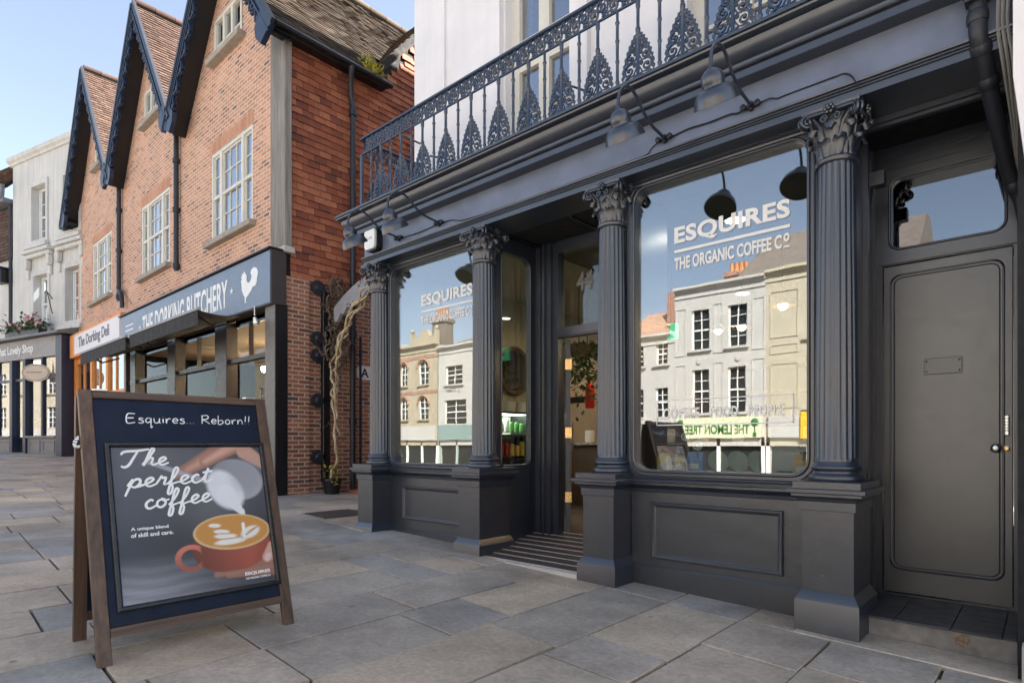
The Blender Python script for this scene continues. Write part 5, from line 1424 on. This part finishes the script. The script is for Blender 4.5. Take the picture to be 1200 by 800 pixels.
for k in range(38): b.ball((rr.uniform(-1.15, 1.15), rr.gauss(-.05, .16), .25 + abs(rr.gauss(.08, .17))), .05, 6, 4)
part('blooms', b, island('pink_and_white_blooms', [(.75,.7,.68), (.60,.12,.22), (.75,.45,.5), (.8,.78,.74)], .7, 20, 0, 0), fbx, smooth=60)
b = MB().tube([(0, 0, 0), (0, -.9, .05), (0, -1.1, -.05)], .02, 6); b.tube([(0, 0, -.5), (0, -.75, .03)], .014, 6)
b.xf(Matrix.Translation((-24.6, 4.55, 6.0)) @ Matrix.Rotation(R(14.5+55), 4, 'Z')); solo('sign_bracket', b, M['black'], 'black iron bracket arm above the flower box', 'bracket', (-24.6, 4.5, 6.0))
# farthest building on the left
fb2 = thing('tile_hung_building', 'dark-roofed tile-hung building at the far left edge of the photo', 'building', (-27.4, 3.9, .9), R(14.5), local=True)
zq = lambda a: a - .9
part('wall', MB().box(-6, -.02, .12, 7, zq(.6), zq(7.8)), M['stucco'], fb2, smooth=0)
b = MB()
rr = random.Random(15); r = 0
b.box(-6, -.02, .10, 7, zq(7.8), zq(9.7))
part('upper_wall', b, M['nearblack'], fb2, smooth=0)
slope('hung_tiles', (-6, .02, zq(7.8)), (1,0,0), (0, .02, 1), 5.98, 1.85, M['redtile'], fb2, .22, .12, 71)
b = MB().box(-6.1, .0, -.25, .3, zq(9.72), zq(9.86)); b.tube([(-6.1, -.28, zq(9.92)), (.0, -.28, zq(9.92))], .08, 8); b.box(-6.1, .0, -.30, -.2, zq(9.98), zq(10.3))
part('gutter', b, M['lead'], fb2, smooth=0)
v2 = Vector((0, 2.2, 2.6)); slope('roof', (-6.1, -.2, zq(10.3)), (1,0,0), v2, 6.1, v2.length, M['redtile'], fb2, .2, .12, 72)
part('chimney', MB().bbox(-1.6, .7, 2.2, 3.4, zq(9.5), zq(12.7), .02).bbox(-1.7, .8, 2.1, 3.5, zq(12.7), zq(12.95), .02), M['oldbrickx'], fb2, smooth=0)
part('downpipe', MB().tube([(-.12, .02, zq(9.7)), (-.12, .02, zq(4.7))], .06, 8), M['pipe'], fb2)
part('shop_fascia', MB().box(-6, -.02, -.1, .11, zq(4.5), zq(4.78)), M['shopnavy'], fb2, smooth=0)
ln = thing('wall_lantern', 'black box lantern on the white wall at the far left edge', 'lantern', (-27.8, 3.65, 7.2), R(14.5), local=True)
b = MB().bbox(-.28, .28, -.12, .16, -.30, .18, .02); b.box(-.32, .32, -.16, .17, .181, .24); part('lantern_body', b, M['black'], ln, smooth=0)

rb = thing('sun_block_building', 'unseen brick building added to block sun through the alley', 'building', (-7.8, 13, .2))  # unseen, added to stop sun leaking through the alley
part('wall', MB().box(-9.6, -6.1, 12.2, 16, -.1, 9.6), M['oldbrickx'], rb, smooth=0)
# ------------------------------------------------------------------ things inside the coffee shop
def bulb(loc, label, ztop=3.29):
    p = thing('pendant_lamp', label, 'lamp', loc, 0, 'pendant lamps inside the coffee shop', local=True)
    part('cord', MB().tube([(0,0,.09), (0,0,ztop-loc[2])], .006, 6), M['black'], p)
    part('lamp_shade', MB().lathe([(.015,.10), (.03,.09), (.06,.05), (.11,.01), (.12,.0), (.115,.0), (.055,.045), (.02,.07)], (0,0,0), 20), M['brass'], p, smooth=50)
    part('bulb', MB().ball((0,0,.01), .045, 12, 8), M['warmbulb'], p, smooth=60)
    return p
for k, (x, y, z, s) in enumerate(((-3.0, 7.1, 2.55, 'pendant lamp glowing inside, straight beyond the open entrance door'), (-2.6, 6.8, 2.5, 'warm pendant lamp deep inside the coffee shop behind the door'), (-1.9, 6.0, 2.5, 'warm pendant lamp behind the middle of the largest window'), (-1.35, 7.2, 2.45, 'warm pendant lamp behind the right end of the largest window'), (-5.0, 6.4, 2.75, 'pendant lamp behind the left shop window'), (-4.9, 8.2, 2.7, 'rear pendant lamp behind the left shop window'), (-2.2, 8.3, 2.6, 'farthest pendant lamp, in front of the rear counter'))):
    bulb((x, y, z), s)
for k, (x, y, s) in enumerate(((-5.2, 5.4, 'first ceiling downlight behind the left shop window'), (-4.9, 8.6, 'second ceiling downlight, deeper behind the left shop window'), (-3.2, 8.4, 'ceiling downlight over the counter beyond the entrance door'), (-2.2, 5.6, 'ceiling downlight behind the left half of the largest window'), (-1.5, 7.4, 'rear ceiling downlight behind the largest window'))):
    t = thing('ceiling_downlight', s, 'ceiling light', (x, y, 3.29), 0, 'ceiling downlights in the coffee shop', local=True)
    part('light_rim', MB().lathe([(.10, .009), (.11, 0), (.09, -.004), (.085, .009)], (0,0,0), 24), M['white'], t)
    part('light_diffuser', MB().lathe([(.085, .006), (.085, .002)], (0,0,0), 24), emit('warm_diffuser', (1,.86,.68), 15), t)
mr = thing('round_mirror', 'round wood-framed mirror on the wall seen through the lobby window', 'mirror', (-5.93, 6.62, 2.26), local=True)
rY = Matrix.Rotation(R(90), 3, 'Y')
part('mirror_frame', MB().tube([(.03, .33*math.cos(2*PI*k/40), .33*math.sin(2*PI*k/40)) for k in range(40)], .038, 8, True), wood('dark_ring_wood', (.05,.028,.015), (.14,.08,.04), 'Z', .6), mr, smooth=60)
N = NT('mirror_silver'); N.b.inputs['Metallic'].default_value = 1; N.b.inputs['Roughness'].default_value = .05; N.b.inputs['Base Color'].default_value = (.45,.45,.42,1)
part('mirror_glass', MB().lathe([(.32, 0), (.32, .01)], (.02,0,0), 40, rY), N.m, mr)
su = thing('shelving_unit', 'dark shelving unit below the round mirror inside the coffee shop', 'shelves', (-5.75, 6.6, .24))
b = MB()
for z in (.28, .62, .95, 1.28, 1.60): b.box(-5.94, -5.58, 5.9, 7.3, z, z+.03)
for y in (5.9, 6.58, 7.27): b.box(-5.94, -5.58, y, y+.03, .24, 1.64)
part('shelf_frame', b, M['black'], su, smooth=0)
part('shelf_light', MB().box(-5.9, -5.6, 5.95, 7.25, 1.597, 1.5995), emit('cool_shelf_light', (.85,1,.95), 3), su, smooth=0)
rr = random.Random(21)
cols = [('red', (.5,.03,.03)), ('yellow', (.7,.5,.05)), ('white', (.75,.75,.72)), ('green', (.1,.3,.08)), ('brown', (.2,.1,.05))]
mats = {c: plain(c + '_packaging', v, .5, bs=0) for c, v in cols}
for zi, z in enumerate((.98, 1.31)):
    for k in range(12):
        y = 5.97 + k*.108; c = cols[(k//3 + zi*2) % 5][0]; h = rr.uniform(.13, .22)
        b = MB().lathe([(.032, 0), (.036, .005), (.036, h-.02), (.03, h), (.012, h)], (-5.66, y, z+.031), 12)
        solo('coffee_tin', b, mats[c], '%s coffee tin, number %s along the %s shelf from the front' % (c, ('one two three four five six seven eight nine ten eleven twelve').split()[k], ('lower', 'upper')[zi]), 'tin', (-5.66, y, z+.03), 'tins on the shelving unit')
for k in range(4):
    y = 6.05 + k*.27
    b = MB().lathe([(.05, 0), (.07, .01), (.085, .14), (.09, .15), (.08, .15), (.065, .02)], (-5.72, y, 1.631), 16)
    solo('white_bowl', b, M['white'], 'white bowl on top of the shelving unit, %s from the front' % ('first', 'second', 'third', 'fourth')[k], 'bowl', (-5.72, y, 1.63), 'bowls on the shelving unit', 50)
ex = thing('exit_sign', 'green emergency exit sign seen high through the largest window', 'sign', (-3.0, 5.62, 2.33), local=True)
part('sign_body', MB().bbox(-.19, .19, 0, .05, -.08, .08, .005), emit('exit_green', (.02,.30,.14), .8), ex, smooth=0)
b = MB(); fe = lambda a, c, d: (a, -d-.0005, c)
b.prism([(-.14,-.02),(-.08,-.02),(-.08,-.05),(-.02,0),(-.08,.05),(-.08,.02),(-.14,.02)][::-1], fe, 0, .002)
b.box(.03, .12, -.0025, -.0005, -.06, .06); b.tube([(0, -.002, .03), (.0, -.002, -.01), (.02, -.002, -.06)], .008, 5); b.ball((0, -.002, .045), .012, 6, 4)
part('sign_symbol', b, M['white'], ex, smooth=0); part('hanger', MB().tube([(-.12, .02, .08), (-.12, .02, .95)], .004, 5).tube([(.12, .02, .08), (.12, .02, .95)], .004, 5), M['black'], ex)
# window ledge with display
ledge = thing('display_ledge', 'timber display ledge inside the largest window', 'shelf', (-1.85, 4.7, .95))
part('ledge_top', MB().box(-2.52, -1.17, 4.46, 5.02, .925, .955), M['interiorwood'], ledge, smooth=0); part('ledge_front', MB().box(-2.52, -1.17, 4.98, 5.0, .25, .925), M['interiorwood'], ledge, smooth=0)
def bag(x, y, w, h, col, label):
    m = plain(label.split()[0] + '_paper_bag', col, .7, bs=.1)
    t = thing('paper_bag', label, 'bag', (x, y, .956), 0, local=True)
    part('bag_body', MB().loft([[(-w/2,-.04,0), (w/2,-.04,0), (w/2,.04,0), (-w/2,.04,0)], [(-w/2,-.035,h*.6), (w/2,-.035,h*.6), (w/2,.035,h*.6), (-w/2,.035,h*.6)], [(-w/2+.005,-.006,h), (w/2-.005,-.006,h), (w/2-.005,.006,h), (-w/2+.005,.006,h)]], True, True), m, t, smooth=0)
    part('bag_label', MB().box(-w*.3, w*.3, -.0415, -.0405, h*.15, h*.42), M['white'], t, smooth=0)
bag(-2.42, 4.62, .10, .15, (.85,.62,.05), 'yellow paper bag at the left end of the window ledge')
bag(-2.29, 4.66, .09, .13, (.66,.46,.04), 'amber paper bag next to the yellow one on the window ledge')
bag(-2.13, 4.60, .14, .16, (.24,.38,.72), 'blue paper bag on the window ledge under a round tag')
bag(-1.32, 4.60, .11, .15, (.88,.50,.14), 'orange paper bag at the right end of the window ledge')
def disc(x, z, r, lab, y=4.57):
    t = thing('round_tag', lab, 'tag', (x, y, .956), 0, local=True)
    part('tag_stick', MB().tube([(0,.004,0), (0,.004,z-.956)], .005, 6), M['interiorwood'], t)
    part('tag_disc', MB().lathe([(r, 0), (r, .006)], (0, .0, z-.956), 28, mY), M['vinyl'], t)
    part('tag_mark', MB().tube([(r*.5*math.cos(k*.5), -.0072, z-.956 + r*.5*math.sin(k*.5)) for k in range(10)], .004, 5), plain('tag_ink', (.3,.28,.25), .8, bs=0), t)
disc(-2.10, 1.17, .042, 'white round tag standing by the blue bag'); disc(-2.22, 1.24, .036, 'taller white round tag left of the blue bag', 4.6); disc(-1.31, 1.165, .045, 'white round tag above the orange bag')
for k, (x, lab) in enumerate(((-1.96, 'left'), (-1.80, 'middle'), (-1.65, 'right'))):
    t = thing('leaning_plate', '%s one of three pale green plates leaning in the window' % lab, 'plate', (x, 4.62, .956), 0, 'plates leaning in the window', local=True)
    part('plate', MB().lathe([(.001, 0), (.06, .002), (.085, .014), (.086, .018), (.06, .007), (.001, .005)], (0, 0, .085), 28, Matrix.Rotation(R(50), 3, 'Z') @ Matrix.Rotation(R(70), 3, 'X')), plain('pale_green_glaze', (.55,.62,.50), .25, bs=0), t, smooth=60)
    part('plate_stand', MB().box(-.03, .03, .0, .05, 0, .02), M['interiorwood'], t, smooth=0)
mn = thing('menu_panel', 'tall white menu panel standing behind the largest window', 'panel', (-1.55, 4.95, .956), local=True)
part('panel', MB().bbox(-.11, .11, 0, .01, 0, .36, .002), M['white'], mn, smooth=0); part('panel_foot', MB().box(-.06, .06, -.0, .04, -.0, .012), M['black'], mn, smooth=0)
# counter, plants and crockery further in
ct_ = thing('serving_counter', 'timber serving counter inside the coffee shop', 'counter', (-2.4, 7.6, .24))
part('counter_body', MB().box(-5.5, -1.1, 7.5, 8.1, .244, 1.16), wood('dark_counter_boards', (.06,.035,.02), (.13,.08,.045), 'Z', .5), ct_, smooth=0); part('counter_top', MB().bbox(-5.55, -1.05, 7.44, 8.15, 1.1605, 1.20, .006), M['oak'], ct_, smooth=0)
b = MB()
for z in (1.55, 1.95, 2.35): b.box(-3.9, -1.1, 9.3, 9.58, z, z+.04)
solo('wall_shelves', b, M['interiorwood'], 'three timber shelves along the rear wall of the coffee shop', 'shelves', (-2.5, 9.4, 1.9), smooth=0)
for k in range(9):
    x = -5.3 + k*.45
    b = MB().lathe([(.06, 0), (.075, .02), (.075, .18), (.06, .19), (.05, .19)], (x, 7.7 + (k % 3)*.08, 1.201), 14)
    solo('cup_stack', b, M['white'], 'stack of white crockery on the serving counter, %s from the left' % ('first second third fourth fifth sixth seventh eighth ninth').split()[k], 'crockery', (x, 7.7, 1.2), 'crockery on the serving counter', 50)
def trailing(x, y, z, lab, n, seed):
    t = thing('hanging_plant', lab, 'plant', (x, y, z), local=True)
    part('basket', MB().lathe([(.10, 0), (.15, .10), (.16, .16), (.14, .16)], (0,0,0), 16), M['deadvine'], t, smooth=40)
    part('cord', MB().tube([(0, 0, .1), (0, 0, 3.29-z)], .006, 5), M['black'], t)
    b = MB(); rr = random.Random(seed)
    for k in range(n):
        a = rr.uniform(0, 2*PI); r_ = abs(rr.gauss(.14, .12)); b.leaf((r_*math.cos(a), r_*math.sin(a), .2 - rr.random()**1.4*.75*(.3 + r_)*2), (rr.uniform(-1,1), rr.uniform(-1,1), -rr.random()), (0,0,1), .10, .05)
    part('foliage', b, M['leafgreen'], t, smooth=0)
trailing(-4.72, 6.6, 2.35, 'trailing green plant hanging just inside the open door', 260, 1)
trailing(-5.0, 7.2, 2.45, 'second trailing plant hanging deeper inside the doorway', 240, 2)
fxg = thing('fire_extinguisher', 'red fire extinguisher on the wall beyond the open door', 'fire extinguisher', (-5.5, 8.0, 1.75), local=True)
part('cylinder', MB().lathe([(.06, 0), (.075, .02), (.075, .34), (.05, .40), (.02, .42), (.02, .45)], (0,0,0), 18), plain('extinguisher_red', (.55,.03,.02), .35, bs=0), fxg, smooth=50)
part('valve', MB().tube([(0,0,.45), (.0,0,.48), (.08,0,.50)], .015, 8), M['black'], fxg)
part('wall_mount', MB().box(-.44, -.06, -.04, .04, .1, .2), M['black'], fxg, smooth=0)
b = MB().box(-4.05, -3.75, 8.39, 8.43, .244, 1.9); solo('door_screen', b, M['interiorwood'], 'narrow timber screen inside beyond the open door', 'screen', (-3.9, 8.4, .24), smooth=0)

# ------------------------------------------------------------------ the far side of the street (seen in the shop glass)
OYP = -17.86
fO = lambda a, c, d: (a, OYP - d, c)
M['opwhite'] = plain('far_white_render', (.45,.43,.40), .7, var=.05, nscale=1)  # one even off-white base colour
M['opcream'] = plain('cream_render', (.43,.38,.285), .8, var=.07, nscale=1)
M['opyellow'] = plain('buff_brick', (.37,.315,.225), .85, var=.15, nscale=2)
M['opred'] = brick('far_red_brick', (.42,.16,.10), (.32,.11,.07), (.12,.06,.05), (.45,.38,.3), 'X', .22, .075, .012, .4, .3)
M['oproof'] = plain('far_slate_roof', (.16,.13,.11), .9, var=.2, nscale=4)
M['opglass'] = plain('dark_far_glass', (.02,.023,.026), .25, var=.1, bs=0, spec=.15)
M['terracotta'] = plain('terracotta_pot', (.55,.24,.10), .8)
def opp(name, label, x0, x1, top, mat, wins, arched=False, shop=(.5, 2.4), signmat=None, winmat=None, depth=9, sill=True, shopmat=None):
    t = thing(name, label, 'building', ((x0+x1)/2, OYP, -1.24))
    holes = []
    for w in wins:
        if arched:
            r = (w[1]-w[0])/2; holes.append([(w[0], w[2]), (w[1], w[2])] + [((w[0]+w[1])/2 + r*math.cos(PI*k/10), w[3]-r + r*math.sin(PI*k/10)) for k in range(11)])
        else: holes.append(rc(w))
    b = MB().sheet([(x0, shop[0]+.6), (x1, shop[0]+.6), (x1, top), (x0, top)], holes, fO, .16)
    b.box(x0, x0+.2, OYP-depth, OYP-.17, -1.3, top); b.box(x1-.2, x1, OYP-depth, OYP-.17, -1.3, top); b.box(x0, x1, OYP-depth-.1, OYP-depth, -1.3, top); b.box(x0+.2, x1-.2, OYP-depth, OYP-.3, top-.2, top-.01)
    part('wall', b, mat, t, smooth=0)
    for w in wins:
        m = (w[0]+w[1])/2; b = MB(); y = OYP - .10
        b.box(w[0]+.001, w[0]+.07, y-.06, y, w[2], w[3]); b.box(w[1]-.07, w[1]-.001, y-.06, y, w[2], w[3]); b.box(m-.02, m+.02, y-.05, y-.005, w[2], w[3])
        for k in range(1, 4): zz_ = w[2] + (w[3]-w[2])*k/4; b.box(w[0]+.07, w[1]-.07, y-.05, y-.004 if k == 2 else y-.01, zz_-(.035 if k == 2 else .015), zz_+(.035 if k == 2 else .015))
        o = part('window', b, winmat or M['whitewood'], t, smooth=0)
        part('pane', MB().box(w[0], w[1], y-.075, y-.07, w[2], w[3]), M['opglass'], o, smooth=0)
        if sill: part('sill', MB().box(w[0]-.12, w[1]+.12, OYP+.002, OYP+.14, w[2]-.12, w[2]-.01), mat, o, smooth=0)
    b = MB()
    for o_, zt, zb in ((.10, top, top-.10), (.22, top+.12, top+.001), (.05, top-.35, top-.42)): b.box(x0, x1, OYP+.002, OYP+o_, zb, zt)
    part('parapet_moulding', b, mat, t, smooth=0)
    # shopfront
    sm = shopmat or M['whitewood']; b = MB(); n = max(2, int((x1-x0)/1.6))
    for k in range(n+1):
        xx = x0+.1 + (x1-x0-.2)*k/n; b.box(xx-.07, xx+.07, OYP-.12, OYP-.0, -1.25, shop[0]+.95)
    b.box(x0, x1, OYP-.10, OYP-.01, -1.25, -.75)
    o = part('shopfront', b, sm, t, smooth=0)
    part('shop_pane', MB().box(x0, x1, OYP-.2, OYP-.19, -.75, shop[0]+.95), M['opglass'], o, smooth=0)
    if signmat: part('fascia', MB().box(x0+.15, x1-.15, OYP+.004, OYP+.14, shop[0]+.95, shop[0]+1.9), signmat, t, smooth=0)
    return t
fOt = lambda ox, oz, out=.145: (lambda a, c, d: (ox - a, OYP + out + d, oz + c))
M['lemon'] = plain('lemon_sign_paint', (.60,.60,.42), .6, var=.03, bs=0); M['darkgreen'] = plain('dark_green_letters', (.03,.14,.03), .6, bs=0)
lt = opp('far_white_shop', 'white pilastered building with a lemon sign across the street', -13.34, -9.1, 8.45, M['opwhite'],
    [(-12.47,-11.6,5.55,7.42), (-10.76,-9.92,5.55,7.42), (-12.45,-11.62,2.62,4.62), (-10.76,-9.96,2.62,4.62)], shop=(.5, 2.4), signmat=M['lemon'], winmat=M['whitewood'])
b = MB()
for x0, x1 in ((-13.3,-12.75), (-11.4,-10.96), (-9.7,-9.14)):
    for z0, z1 in ((2.7, 4.9), (5.3, 7.6)): moulding(b, x0, x1, z0, z1, 0, [(0, 0), (0, .03), (.04, .03), (.05, 0)])
b.v = [(x, OYP - y + .003, z) for x, y, z in b.v]
for x in (-12.1, -10.3): b.lathe([(.12, 0), (.12, .05), (.04, .06)], (x, OYP+.002, 4.98), 16, Matrix.Rotation(R(-90), 3, 'X'))
part('pilaster_panels', b, M['opwhite'], lt, smooth=0)
b = text_mb('THE LEMON TREE', 3.0, .42, fOt(-9.72, 1.62), .02, .01); part('sign_lettering', b, M['darkgreen'], lt, smooth=0)
b = MB()
for x in (-9.5, -12.95):
    b.ball((x, OYP+.16, 2.12), .17, 10, 6, (1, .15, 1.1)); b.box(x-.015, x+.015, OYP+.145, OYP+.16, 1.66, 2.0); b.box(x-.07, x+.07, OYP+.145, OYP+.17, 1.50, 1.66)
part('sign_trees', b, M['darkgreen'], lt)
ch = MB().box(-11.72, -10.65, -20.6, -19.9, 7.8, 9.3); ch.box(-11.78, -10.59, -20.66, -19.84, 9.3, 9.48); part('chimney', ch, M['opred'], lt, smooth=0)
b = MB()
for k in range(4): b.lathe([(.10, 9.48), (.12, 9.5), (.09, 9.9), (.11, 9.95), (.08, 9.95)], (-11.5 + k*.22, -20.25, 0), 10)
part('chimney_pots', b, M['terracotta'], lt, smooth=40)
cr = opp('far_cream_building', 'cream rendered building right of the lemon sign across the street', -9.1, -4.0, 8.55, M['opcream'], [(-7.45,-6.6,5.6,7.5), (-7.45,-6.6,2.7,4.7), (-5.6,-4.8,5.6,7.5), (-5.6,-4.8,2.7,4.7)], signmat=M['opwhite'])
b = MB()
for x0, x1 in ((-8.9,-7.75),): 
    for z0, z1 in ((2.7, 4.6), (5.0, 5.4), (5.7, 7.7)): moulding(b, x0, x1, z0, z1, 0, [(0, 0), (0, .03), (.04, .03), (.05, 0)])
b.v = [(x, OYP - y + .003, z) for x, y, z in b.v]; part('wall_panels', b, M['opcream'], cr, smooth=0)
part('roof', MB().loft([[(-11, -18.9, 8.7), (-4, -18.9, 8.7), (-4, -26, 8.7), (-11, -26, 8.7)], [(-10.2, -22, 11.4), (-4, -22, 11.4), (-4, -23, 11.4), (-10.2, -23, 11.4)]], True, True), M['oproof'], cr, smooth=0)
solo('yellow_sign', MB().bbox(-7.62, -7.18, -17.7, -17.64, 1.4, 2.5, .02), plain('yellow_board', (.80,.45,.03), .5, bs=0), 'yellow hanging board on the cream building across the street', 'sign', (-7.4, -17.67, 1.4))
lw_ = opp('far_low_building', 'low white building with a brick roofline across the street', -16.2, -13.34, 6.45, M['opwhite'], [(-14.35,-13.68,5.05,6.05), (-14.35,-13.68,2.5,3.9), (-15.7,-15.0,5.05,6.05), (-15.7,-15.0,2.5,3.9)], signmat=M['opwhite'])
part('roof', MB().loft([[(-16.2, -18.1, 6.5), (-13.34, -18.1, 6.5), (-13.34, -26, 6.5), (-16.2, -26, 6.5)], [(-16.2, -20.5, 8.2), (-13.34, -20.5, 8.2), (-13.34, -24, 8.2), (-16.2, -24, 8.2)]], True, True), M['opred'], lw_, smooth=0)
part('chimney', MB().box(-14.5, -13.9, -19.9, -19.3, 7, 8.9), M['opred'], lw_, smooth=0)
ja = opp('far_white_gabled_shop', 'narrow white shop with a dark window across the street', -30.45, -27.0, 7.55, M['opwhite'], [(-29.75,-28.1,5.1,6.3), (-29.9,-27.75,2.5,4.05)], signmat=plain('teal_fascia', (.20,.28,.27), .6, bs=0), shopmat=plain('pale_green_shop', (.35,.42,.38), .6, bs=0))
b = text_mb('J. Clear', 1.5, .34, fOt(-28.3, 4.5, .01), .02, .01); part('wall_lettering', b, plain('grey_letters', (.16,.16,.17), .6, bs=0), ja, smooth=0)
part('roof', MB().loft([[(-30.5, -18.2, 7.7), (-22, -18.2, 7.7), (-22, -26, 7.7), (-30.5, -26, 7.7)], [(-30.5, -21, 8.7), (-22, -21, 8.7), (-22, -23, 8.7), (-30.5, -23, 8.7)]], True, True), M['oproof'], ja, smooth=0)
go = opp('far_gothic_building', 'buff brick building with arched windows and chimneys across the street', -35.6, -30.5, 7.9, M['opyellow'], [(-34.6,-33.75,5.3,6.9), (-32.5,-31.5,5.3,6.9), (-34.6,-33.75,2.9,4.4), (-32.5,-31.5,2.9,4.4)], arched=True, signmat=M['opwhite'])
b = MB()
for zb in (4.62, 7.05): b.box(-35.6, -30.5, OYP+.003, OYP+.03, zb, zb+.22)
for cx, hw in ((-34.17, .425), (-32.0, .5)):
    for zt in (6.9, 4.4):
        pts = [(cx + (hw+.10)*math.cos(PI*k/12), OYP+.02, zt-hw + (hw+.10)*math.sin(PI*k/12)) for k in range(13)]; b.tube(pts, .085, 6)
part('red_brick_dressings', b, M['opred'], go)
b = MB().prism([(-33.4, 7.95), (-30.6, 7.95), (-30.9, 8.5), (-31.4, 8.6), (-31.6, 9.0), (-32.4, 9.0), (-32.6, 8.6), (-33.1, 8.5)], fO, 0, .3)
for x in (-30.75, -33.3): b.box(x-.12, x+.12, OYP-.25, OYP+.05, 8.0, 8.9); b.ball((x, OYP-.1, 9.05), .16, 8, 6)
part('gable', b, M['opyellow'], go)
part('chimney', MB().box(-32.2, -30.9, -19.6, -18.8, 7.9, 9.6).box(-32.3, -30.8, -19.7, -18.7, 9.6, 9.85), M['oproof'], go, smooth=0)
b = MB()
for k in range(4): b.lathe([(.14, 9.85), (.15, 9.9), (.11, 10.5), (.14, 10.55), (.1, 10.55)], (-32.0 + k*.3, -19.2, 0), 10)
part('chimney_pots', b, M['terracotta'], go, smooth=40)
fill = [(-60, -50, 9.5, 'opcream'), (-49.9, -43, 7.5, 'opred'), (-42.9, -35.7, 8.6, 'opwhite'), (-26.9, -22.0, 7.0, 'opcream'), (-21.9, -16.3, 7.8, 'opred'), (-3.9, 2.0, 8.2, 'opwhite'), (2.1, 9, 9.2, 'opcream'), (9.1, 18, 8, 'opred'), (18.1, 30, 9, 'opcream')]  # filler houses added to keep the bounced light continuous
for k, (x0, x1, tp, m) in enumerate(fill):
    ws = []
    nw = int((x1-x0)/2.1)
    for i in range(nw):
        cx = x0 + (x1-x0)*(i+.5)/nw
        for z in (2.5, 5.2): ws.append((cx-.45, cx+.45, z, z+1.6))
    opp('far_building', {'opcream': 'cream', 'opred': 'red brick', 'opwhite': 'white'}[m] + ' filler building across the street, ' + ('at its far left end', 'second from its far left end', 'left of the buff brick one', 'right of the narrow white shop', 'left of the low white one', 'right of the cream one', 'next but one to the cream one', 'near its right end', 'at its right end')[k], x0, x1, tp, M[m], ws, signmat=M['opwhite'])

# ------------------------------------------------------------------ sky, sun, camera
SE, SAZ = R(42), R(40)          # sun over the shop roofs, straight behind them
w = bpy.data.worlds.new('World'); scene.world = w; w.use_nodes = True
nt = w.node_tree; bg = nt.nodes['Background']; sky = nt.nodes.new('ShaderNodeTexSky'); sky.sky_type = 'NISHITA'; sky.sun_disc = False
sky.sun_elevation = SE; sky.sun_rotation = SAZ; sky.air_density = 1.0; sky.dust_density = 1.0; sky.ozone_density = 1.4
hs = nt.nodes.new('ShaderNodeHueSaturation'); hs.inputs['Saturation'].default_value = .72; nt.links.new(sky.outputs[0], hs.inputs['Color']); nt.links.new(hs.outputs[0], bg.inputs[0]); bg.inputs[1].default_value = .07
sd_ = bpy.data.lights.new('sun', 'SUN'); sd_.energy = 5.0; sd_.angle = R(.5); sd_.color = (1, .95, .88)
so = link('sun', sd_); S = Vector((math.sin(SAZ)*math.cos(SE), math.cos(SAZ)*math.cos(SE), math.sin(SE)))
so.rotation_euler = S.to_track_quat('Z', 'Y').to_euler()
cd = bpy.data.cameras.new('camera'); cam = link('camera', cd); cam.location = (0, 0, 1.18); cam.rotation_euler = (R(90), 0, math.atan2(.66843, .74377))
cd.sensor_width = 36; cd.lens = 36*700/1200; cd.shift_y = .1; cd.clip_end = 2000; cd.clip_start = .05
scene.camera = cam
scene.view_settings.view_transform = 'Standard'; scene.view_settings.look = 'None'; scene.view_settings.exposure = 2.3; scene.view_settings.gamma = 1
scene.cycles.max_bounces = 10; scene.cycles.transparent_max_bounces = 12; scene.cycles.diffuse_bounces = 5; scene.cycles.glossy_bounces = 5
scene.cycles.sample_clamp_indirect = 6
